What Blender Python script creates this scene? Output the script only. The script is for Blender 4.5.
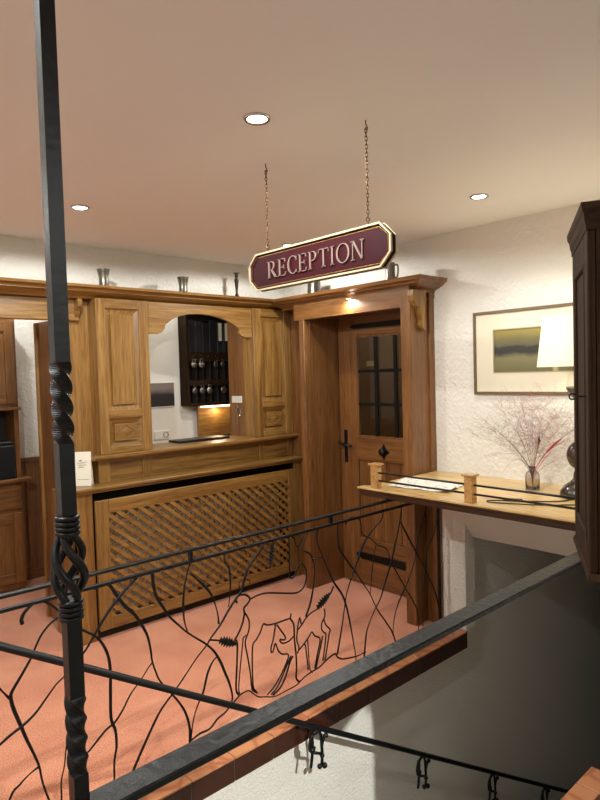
import bpy, bmesh, math, random
from mathutils import Vector, Matrix
random.seed(7)
for o in list(bpy.data.objects): bpy.data.objects.remove(o)
scene = bpy.context.scene
COL = scene.collection

# ------------------------------------------------------------------ camera
cam_d = bpy.data.cameras.new('camera'); cam = bpy.data.objects.new('camera', cam_d); COL.objects.link(cam)
YAW, PITCH, ROLL, FPX = 0.7357, 0.0409, -0.0286, 610.6
_fw = Vector((math.sin(YAW), math.cos(YAW), 0)); _ri = Vector((math.cos(YAW), -math.sin(YAW), 0)); _up = Vector((0, 0, 1))
_f = _fw*math.cos(PITCH) - _up*math.sin(PITCH); _u = _up*math.cos(PITCH) + _fw*math.sin(PITCH)
_r3 = _ri*math.cos(ROLL) + _u*math.sin(ROLL); _u3 = _u*math.cos(ROLL) - _ri*math.sin(ROLL)
_m = Matrix((_r3, _u3, -_f)).transposed().to_4x4(); _m.translation = (0, 0, 1.64)
cam.matrix_world = _m
cam_d.sensor_fit = 'HORIZONTAL'; cam_d.sensor_width = 36.0; cam_d.lens = 36.0*FPX/600.0
cam_d.clip_start = 0.02; cam_d.clip_end = 60
scene.camera = cam

# ------------------------------------------------------------------ world, light, exposure
w = bpy.data.worlds.new('world'); scene.world = w; w.use_nodes = True
w.node_tree.nodes['Background'].inputs[0].default_value = (0.9, 0.8, 0.7, 1)
w.node_tree.nodes['Background'].inputs[1].default_value = 0.02
vs = scene.view_settings
vs.view_transform = 'Standard'; vs.look = 'None'; vs.gamma = 1.0; vs.use_curve_mapping = False
vs.exposure = 0.16
WARM = (0.97, 1.0, 0.96)
CEIL = 2.52
DOWN_W = 42.0
def downlamp(loc, watts, color=WARM, size=0.025, spread=174, blend=0.17):
    d = bpy.data.lights.new('downlight_lamp', 'SPOT'); d.shadow_soft_size = size
    d.energy = watts; d.color = color; d.spot_size = math.radians(spread); d.spot_blend = blend
    o = bpy.data.objects.new('downlight_lamp', d); o.location = loc
    return o

# ------------------------------------------------------------------ helpers
def empty(name, loc=(0, 0, 0), rotz=0, label=None, cat=None, group=None, kind=None):
    o = bpy.data.objects.new(name, None); COL.objects.link(o); o.location = loc; o.rotation_euler = (0, 0, rotz)
    o.empty_display_size = 0.05
    return tag(o, label, cat, group, kind)
def tag(o, label=None, cat=None, group=None, kind=None):
    if label: o['label'] = label
    if cat: o['category'] = cat
    if group: o['group'] = group
    if kind: o['kind'] = kind
    return o
def base_loc(p):
    v = Vector((0, 0, 0))
    while p is not None:
        v = v + Vector(p.location); p = p.parent
    return v
def obj(name, bm, mat, parent=None, world=True, smooth=False, label=None):
    """link a bmesh as one mesh object; 'world' = its vertices are given in room coordinates"""
    me = bpy.data.meshes.new(name)
    if parent is not None and world:
        bmesh.ops.translate(bm, verts=bm.verts, vec=-base_loc(parent))
    bm.normal_update(); bm.to_mesh(me); bm.free()
    if smooth:
        for p in me.polygons: p.use_smooth = True
        if smooth == 'auto':
            try: me.set_sharp_from_angle(angle=math.radians(35))
            except Exception: pass
    if mat is not None: me.materials.append(mat)
    o = bpy.data.objects.new(name, me); COL.objects.link(o)
    if parent is not None: o.parent = parent
    if label: o['label'] = label
    return o
def inst(src, name, loc, parent=None, rot=None):
    o = src.copy(); o.name = name; COL.objects.link(o); o.location = loc
    if rot is not None: o.rotation_euler = rot
    o.parent = parent
    return o
def box(bm, x0, x1, y0, y1, z0, z1, bev=0.0, seg=1):
    b = bmesh.new()
    vs_ = [b.verts.new((x, y, z)) for x in (x0, x1) for y in (y0, y1) for z in (z0, z1)]
    for f in ((0,1,3,2),(4,6,7,5),(0,4,5,1),(2,3,7,6),(0,2,6,4),(1,5,7,3)): b.faces.new([vs_[i] for i in f])
    if bev > 0: bmesh.ops.bevel(b, geom=list(b.edges), offset=bev, segments=seg, affect='EDGES', profile=0.5)
    merge(bm, b)
def merge(bm, b):
    mp = {}
    for v in b.verts: mp[v] = bm.verts.new(v.co)
    for f in b.faces:
        try: bm.faces.new([mp[v] for v in f.verts])
        except ValueError: pass
    b.free()
def B(x0, x1, y0, y1, z0, z1, bev=0.0):
    bm = bmesh.new(); box(bm, x0, x1, y0, y1, z0, z1, bev); return bm
def prism(bm, pts, axis, a, b, bev=0.0):
    """extrude a 2-D polygon; axis 'x': pts are (y,z), 'y': (x,z), 'z': (x,y)"""
    def mk(p, t): return {'x': (t, p[0], p[1]), 'y': (p[0], t, p[1]), 'z': (p[0], p[1], t)}[axis]
    t_ = bmesh.new()
    v0 = [t_.verts.new(mk(p, a)) for p in pts]; v1 = [t_.verts.new(mk(p, b)) for p in pts]
    n = len(pts)
    t_.faces.new(v0); t_.faces.new(list(reversed(v1)))
    for i in range(n): t_.faces.new((v0[i], v1[i], v1[(i+1) % n], v0[(i+1) % n]))
    bmesh.ops.recalc_face_normals(t_, faces=t_.faces)
    if bev: bmesh.ops.bevel(t_, geom=list(t_.edges), offset=bev, segments=1, affect='EDGES', profile=0.5)
    merge(bm, t_)
def PR(pts, axis, a, b, bev=0.0):
    bm = bmesh.new(); prism(bm, pts, axis, a, b, bev); return bm
def sweep(bm, path, prof, closed=False):
    """profile (out,z) along a horizontal polyline, mitred; out = to the right of travel"""
    n = len(path); rings = []
    for i, p in enumerate(path):
        p = Vector(p)
        dirs = []
        if i > 0 or closed: dirs.append((p-Vector(path[i-1])).normalized())
        if i < n-1 or closed: dirs.append((Vector(path[(i+1) % n])-p).normalized())
        nr = [Vector((d.y, -d.x)) for d in dirs]
        if len(nr) == 2:
            m_ = (nr[0]+nr[1]).normalized(); k = 1.0/max(0.2, m_.dot(nr[0]))
        else: m_ = nr[0]; k = 1
        rings.append([bm.verts.new((p.x+m_.x*k*o_, p.y+m_.y*k*o_, z)) for o_, z in prof])
    m2 = len(prof); fs = []
    for i in range(n if closed else n-1):
        a, b = rings[i], rings[(i+1) % n]
        for j in range(m2): fs.append(bm.faces.new((a[j], b[j], b[(j+1) % m2], a[(j+1) % m2])))
    if not closed: fs += [bm.faces.new(rings[0]), bm.faces.new(list(reversed(rings[-1])))]
    bmesh.ops.recalc_face_normals(bm, faces=fs)
def lathe(bm, prof, c=(0, 0, 0), seg=24, cap=True):
    rings = []
    for r, z in prof:
        rings.append([bm.verts.new((c[0]+r*math.cos(2*math.pi*k/seg), c[1]+r*math.sin(2*math.pi*k/seg), c[2]+z)) for k in range(seg)])
    for a, b in zip(rings, rings[1:]):
        for k in range(seg): bm.faces.new((a[k], a[(k+1) % seg], b[(k+1) % seg], b[k]))
    if cap:
        bm.faces.new(list(reversed(rings[0]))); bm.faces.new(rings[-1])
def smooth_path(pts, sub=4):
    pts = [Vector(p) for p in pts]
    if len(pts) < 3: return pts
    out = []
    P_ = [pts[0]*2-pts[1]] + pts + [pts[-1]*2-pts[-2]]
    for i in range(1, len(P_)-2):
        p0, p1, p2, p3 = P_[i-1], P_[i], P_[i+1], P_[i+2]
        for k in range(sub):
            t = k/sub
            out.append(0.5*((2*p1)+(p2-p0)*t+(2*p0-5*p1+4*p2-p3)*t*t+(3*p1-p0-3*p2+p3)*t**3))
    out.append(pts[-1]); return out
def tube(bm, pts, r, seg=6, flat=1.0, ref=None, cap=True, taper=None):
    """tube along points; r number or function of t; flat scales the section along ref axis"""
    pts = [Vector(p) for p in pts]; n = len(pts); rings = []
    ref = Vector(ref) if ref is not None else None
    prev = None
    for i, p in enumerate(pts):
        d = (pts[min(i+1, n-1)]-pts[max(i-1, 0)])
        d = d.normalized() if d.length > 1e-9 else Vector((0, 0, 1))
        if ref is not None: a = ref - d*ref.dot(d)
        else:
            a = prev - d*prev.dot(d) if prev is not None else d.orthogonal()
        if a.length < 1e-6: a = d.orthogonal()
        a.normalize(); b = d.cross(a); prev = a
        rr = r(i/max(1, n-1)) if callable(r) else r
        rings.append([bm.verts.new(p + a*(rr*flat*math.cos(2*math.pi*(k+.5)/seg)) + b*(rr*math.sin(2*math.pi*(k+.5)/seg))) for k in range(seg)])
    for a, b in zip(rings, rings[1:]):
        for k in range(seg): bm.faces.new((a[k], a[(k+1) % seg], b[(k+1) % seg], b[k]))
    if cap and seg > 2:
        bm.faces.new(list(reversed(rings[0]))); bm.faces.new(rings[-1])
def TU(pts, r, seg=6, **k):
    bm = bmesh.new(); tube(bm, pts, r, seg, **k); return bm
def sphere(bm, c, r, sx=1, sy=1, sz=1, u=12, v=8):
    bmesh.ops.create_uvsphere(bm, u_segments=u, v_segments=v, radius=r,
        matrix=Matrix.Translation(c) @ Matrix.Diagonal((sx, sy, sz, 1)))

# ------------------------------------------------------------------ materials
def srgb(r, g, b):
    f = lambda c: (c/255/12.92) if c/255 <= 0.04045 else ((c/255+0.055)/1.055)**2.4
    return (f(r), f(g), f(b), 1)
def nmat(name):
    m = bpy.data.materials.new(name); m.use_nodes = True
    return m, m.node_tree, m.node_tree.nodes['Principled BSDF']
def plain(name, col, rough=0.5, metal=0.0, spec=0.5, bump=0, bscale=80, var=0.0, trans=0.0, coat=0.0):
    m, nt, p = nmat(name)
    p.inputs['Base Color'].default_value = col; p.inputs['Roughness'].default_value = rough
    p.inputs['Metallic'].default_value = metal; p.inputs['Specular IOR Level'].default_value = spec
    if trans: p.inputs['Transmission Weight'].default_value = trans
    if coat: p.inputs['Coat Weight'].default_value = coat
    N = nt.nodes; L = nt.links
    if bump or var:
        tc = N.new('ShaderNodeTexCoord'); no = N.new('ShaderNodeTexNoise')
        no.inputs['Scale'].default_value = bscale; no.inputs['Detail'].default_value = 5
        L.new(tc.outputs['Object'], no.inputs['Vector'])
        if bump:
            b = N.new('ShaderNodeBump'); b.inputs['Strength'].default_value = bump; b.inputs['Distance'].default_value = 0.01
            L.new(no.outputs['Fac'], b.inputs['Height']); L.new(b.outputs['Normal'], p.inputs['Normal'])
        if var:
            mx = N.new('ShaderNodeMix'); mx.data_type = 'RGBA'
            mx.inputs['A'].default_value = tuple(c*(1-var) for c in col[:3])+(1,); mx.inputs['B'].default_value = tuple(min(1, c*(1+var)) for c in col[:3])+(1,)
            L.new(no.outputs['Fac'], mx.inputs['Factor']); L.new(mx.outputs['Result'], p.inputs['Base Color'])
    return m
def oak(name, axis, light, dark, rough=0.38, coat=0.15, spec=0.5):
    m, nt, p = nmat(name); N = nt.nodes; L = nt.links
    tc = N.new('ShaderNodeTexCoord'); mp = N.new('ShaderNodeMapping')
    sc = [44.0, 44.0, 44.0]; sc['xyz'.index(axis)] = 2.2
    mp.inputs['Scale'].default_value = sc
    oi = N.new('ShaderNodeObjectInfo'); mu = N.new('ShaderNodeVectorMath'); mu.operation = 'SCALE'
    ad = N.new('ShaderNodeVectorMath'); ad.operation = 'ADD'
    cb = N.new('ShaderNodeCombineXYZ')
    for s in ('X', 'Y', 'Z'): L.new(oi.outputs['Random'], cb.inputs[s])
    mu.inputs['Scale'].default_value = 7.3; L.new(cb.outputs[0], mu.inputs[0])
    L.new(tc.outputs['Object'], ad.inputs[0]); L.new(mu.outputs[0], ad.inputs[1]); L.new(ad.outputs[0], mp.inputs['Vector'])
    n1 = N.new('ShaderNodeTexNoise'); n1.inputs['Scale'].default_value = 0.5; n1.inputs['Detail'].default_value = 4; n1.inputs['Distortion'].default_value = 1.4
    L.new(mp.outputs[0], n1.inputs['Vector'])
    n2 = N.new('ShaderNodeTexNoise'); n2.inputs['Scale'].default_value = 3.6; n2.inputs['Detail'].default_value = 4
    L.new(mp.outputs[0], n2.inputs['Vector'])
    r1 = N.new('ShaderNodeValToRGB'); r1.color_ramp.elements[0].position = 0.30; r1.color_ramp.elements[1].position = 0.68
    r1.color_ramp.elements[0].color = dark; r1.color_ramp.elements[1].color = light
    L.new(n1.outputs['Fac'], r1.inputs['Fac'])
    r2 = N.new('ShaderNodeValToRGB'); r2.color_ramp.elements[0].position = 0.34; r2.color_ramp.elements[1].position = 0.5
    r2.color_ramp.elements[0].color = (0.5, 0.42, 0.34, 1); r2.color_ramp.elements[1].color = (1, 1, 1, 1)
    L.new(n2.outputs['Fac'], r2.inputs['Fac'])
    mx = N.new('ShaderNodeMix'); mx.data_type = 'RGBA'; mx.blend_type = 'MULTIPLY'; mx.inputs['Factor'].default_value = 0.75
    L.new(r1.outputs[0], mx.inputs['A']); L.new(r2.outputs[0], mx.inputs['B'])
    hs = N.new('ShaderNodeHueSaturation'); mr = N.new('ShaderNodeMapRange')
    mr.inputs['To Min'].default_value = 0.9; mr.inputs['To Max'].default_value = 1.1
    L.new(oi.outputs['Random'], mr.inputs['Value']); L.new(mr.outputs[0], hs.inputs['Value'])
    L.new(mx.outputs['Result'], hs.inputs['Color']); L.new(hs.outputs[0], p.inputs['Base Color'])
    p.inputs['Specular IOR Level'].default_value = spec; p.inputs['Roughness'].default_value = rough; p.inputs['Coat Weight'].default_value = coat; p.inputs['Coat Roughness'].default_value = 0.3
    b = N.new('ShaderNodeBump'); b.inputs['Strength'].default_value = 0.12; b.inputs['Distance'].default_value = 0.004
    L.new(n2.outputs['Fac'], b.inputs['Height']); L.new(b.outputs[0], p.inputs['Normal'])
    return m
OL, OD = srgb(160, 120, 62), srgb(118, 80, 36)
DL, DD = srgb(134, 90, 48), srgb(98, 62, 31)
OAKX, OAKY, OAKZ = (oak('oak_'+a, a, OL, OD) for a in 'xyz')
DOKX, DOKY, DOKZ = (oak('brown_shaded_oak_'+a, a, DL, DD, 0.34, 0.2) for a in 'xyz')  # browner oak; on the door porch its tone stands in for weaker light
CBX, CBZ = oak('cabinet_oak_x', 'x', srgb(50, 31, 16), srgb(32, 19, 9), .75, 0, .12), oak('cabinet_oak_z', 'z', srgb(50, 31, 16), srgb(32, 19, 9), .75, 0, .12)
DKY = oak('lip_shade_oak_y', 'y', srgb(74, 46, 26), srgb(50, 30, 17), .5, 0)  # counter moulding: shade below the lip put into a darker oak
TOPY = oak('countertop_oak', 'y', srgb(238, 204, 140), srgb(212, 170, 106), 0.3, 0.2)
TOPX = oak('countertop_oak_x', 'x', srgb(214, 168, 100), srgb(182, 134, 74), 0.3, 0.3)
def stucco(name, col, strength=0.5, scale=38):
    m, nt, p = nmat(name); N = nt.nodes; L = nt.links
    tc = N.new('ShaderNodeTexCoord')
    n = N.new('ShaderNodeTexNoise'); n.inputs['Scale'].default_value = scale; n.inputs['Detail'].default_value = 6; n.inputs['Roughness'].default_value = 0.55; n.inputs['Distortion'].default_value = 0.6
    v = N.new('ShaderNodeTexVoronoi'); v.inputs['Scale'].default_value = scale*1.6
    L.new(tc.outputs['Object'], n.inputs['Vector']); L.new(tc.outputs['Object'], v.inputs['Vector'])
    mu = N.new('ShaderNodeMath'); mu.operation = 'MULTIPLY_ADD'; mu.inputs[1].default_value = 0.35
    L.new(v.outputs['Distance'], mu.inputs[0]); L.new(n.outputs['Fac'], mu.inputs[2])
    b = N.new('ShaderNodeBump'); b.inputs['Strength'].default_value = strength; b.inputs['Distance'].default_value = 0.012
    L.new(mu.outputs[0], b.inputs['Height']); L.new(b.outputs[0], p.inputs['Normal'])
    p.inputs['Base Color'].default_value = col; p.inputs['Roughness'].default_value = 0.85; p.inputs['Specular IOR Level'].default_value = 0.25
    return m
STUC = stucco('white_stucco', srgb(232, 228, 220), 0.8, 26)
PLAS = stucco('ceiling_plaster', srgb(240, 238, 234), 0.12, 9)
STUC2 = stucco('stairwell_roughcast', srgb(228, 222, 212), 0.7, 60)
SMOO = stucco('smooth_plaster', srgb(228, 222, 212), 0.06, 30)
def carpet(name, c1, c2):
    m, nt, p = nmat(name); N = nt.nodes; L = nt.links
    tc = N.new('ShaderNodeTexCoord')
    n = N.new('ShaderNodeTexNoise'); n.inputs['Scale'].default_value = 170; n.inputs['Detail'].default_value = 2
    n2 = N.new('ShaderNodeTexNoise'); n2.inputs['Scale'].default_value = 3.5; n2.inputs['Detail'].default_value = 4
    for q in (n, n2): L.new(tc.outputs['Object'], q.inputs['Vector'])
    ad = N.new('ShaderNodeMath'); ad.operation = 'MULTIPLY_ADD'; ad.inputs[1].default_value = 0.35; L.new(n2.outputs['Fac'], ad.inputs[0]); L.new(n.outputs['Fac'], ad.inputs[2])
    r = N.new('ShaderNodeValToRGB'); r.color_ramp.elements[0].position = 0.45; r.color_ramp.elements[1].position = 0.9
    r.color_ramp.elements[0].color = c1; r.color_ramp.elements[1].color = c2
    L.new(ad.outputs[0], r.inputs['Fac']); L.new(r.outputs[0], p.inputs['Base Color'])
    b = N.new('ShaderNodeBump'); b.inputs['Strength'].default_value = 0.6; b.inputs['Distance'].default_value = 0.004
    L.new(n.outputs['Fac'], b.inputs['Height']); L.new(b.outputs[0], p.inputs['Normal'])
    p.inputs['Roughness'].default_value = 0.95; p.inputs['Specular IOR Level'].default_value = 0.1; p.inputs['Sheen Weight'].default_value = 0.3
    return m
CARP = carpet('salmon_carpet', srgb(184, 100, 72), srgb(240, 172, 136))
CARG = carpet('grey_carpet', srgb(120, 112, 104), srgb(200, 192, 182))
IRON_M = plain('black_wrought_iron', srgb(14, 14, 15), 0.42, 0.4, 0.5, bump=0.1, bscale=60, var=0.25)
IRON_T = plain('hammered_iron_rail', srgb(30, 31, 31), 0.36, 0.6, 0.5, bump=0.35, bscale=45, var=0.2)
PEWT = plain('pewter', srgb(120, 116, 106), 0.32, 0.9, bump=0.05, bscale=30, var=0.15)
CHRO = plain('chrome', srgb(200, 198, 195), 0.15, 1.0, bump=0.02, bscale=20)
BLAK = plain('black_plastic', srgb(18, 18, 19), 0.35, bump=0.03, bscale=50)
WHIT = plain('white_plastic', srgb(226, 222, 212), 0.4, bump=0.02, bscale=40)
PAPR = plain('paper', srgb(238, 232, 214), 0.8, var=0.03, bscale=12)
INK = plain('dark_ink', srgb(70, 66, 60), 0.7, var=0.1, bscale=40)
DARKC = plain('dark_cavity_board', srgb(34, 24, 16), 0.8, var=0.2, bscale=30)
MAROON = plain('maroon_lacquer', srgb(42, 4, 10), 0.6, bump=0.02, bscale=15, var=0.12, spec=.1)
CREAM = plain('cream_gold_border', srgb(176, 162, 132), 0.35, 0.3, var=0.1, bscale=40)
SILV = plain('pewter_gold_letters', srgb(124, 106, 96), 0.42, 0.5, var=0.12, bscale=50)
BRASS = plain('antique_brass', srgb(150, 116, 60), 0.35, 0.9, var=0.2, bscale=50)
CHAIN = plain('bronze_chain', srgb(84, 62, 44), 0.4, 0.9, var=0.2, bscale=50)
MATB = plain('mat_board', srgb(226, 218, 196), 0.8, var=0.03, bscale=15)
FRAM = plain('grey_brown_frame', srgb(112, 92, 66), 0.4, 0.2, var=0.2, bscale=40)
RADI = plain('radiator_enamel', srgb(224, 220, 210), 0.4, var=0.03)
def tile_mat(name, a, b, rough):
    m, nt, p = nmat(name); N = nt.nodes; L = nt.links
    tc = N.new('ShaderNodeTexCoord'); v = N.new('ShaderNodeTexVoronoi'); v.feature = 'DISTANCE_TO_EDGE'; v.inputs['Scale'].default_value = 7
    oi = N.new('ShaderNodeObjectInfo'); ad = N.new('ShaderNodeVectorMath'); ad.operation = 'ADD'
    L.new(tc.outputs['Object'], ad.inputs[0]); L.new(oi.outputs['Location'], ad.inputs[1])
    L.new(ad.outputs[0], v.inputs['Vector'])
    r = N.new('ShaderNodeValToRGB'); r.color_ramp.elements[0].position = 0.02; r.color_ramp.elements[1].position = 0.09
    r.color_ramp.elements[0].color = b; r.color_ramp.elements[1].color = a
    L.new(v.outputs['Distance'], r.inputs['Fac']); L.new(r.outputs[0], p.inputs['Base Color']); p.inputs['Roughness'].default_value = rough
    return m
TILT = tile_mat('marbled_clay_tile', srgb(190, 128, 88), srgb(166, 100, 68), 0.3)
TILF = plain('dark_glazed_tile', srgb(58, 29, 19), 0.22, var=0.15, bscale=14, coat=0.3)
GROU = plain('grout', srgb(150, 120, 100), 0.9, var=0.1)
def emit(name, col, s):
    m, nt, p = nmat(name); p.inputs['Emission Color'].default_value = col; p.inputs['Emission Strength'].default_value = s
    p.inputs['Base Color'].default_value = (0.8, 0.8, 0.8, 1)
    return m
LENS = emit('lamp_lens', (1, 0.93, 0.82, 1), 14)
def glass(name, col, rough=0.05, ior=1.45):
    m, nt, p = nmat(name); p.inputs['Base Color'].default_value = col; p.inputs['Transmission Weight'].default_value = 1
    p.inputs['Roughness'].default_value = rough; p.inputs['IOR'].default_value = ior
    return m
GLAS = glass('door_glass', srgb(190, 176, 150), 0.06)
VGLA = glass('smoky_ribbed_glass', srgb(226, 222, 224), 0.1)
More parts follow.
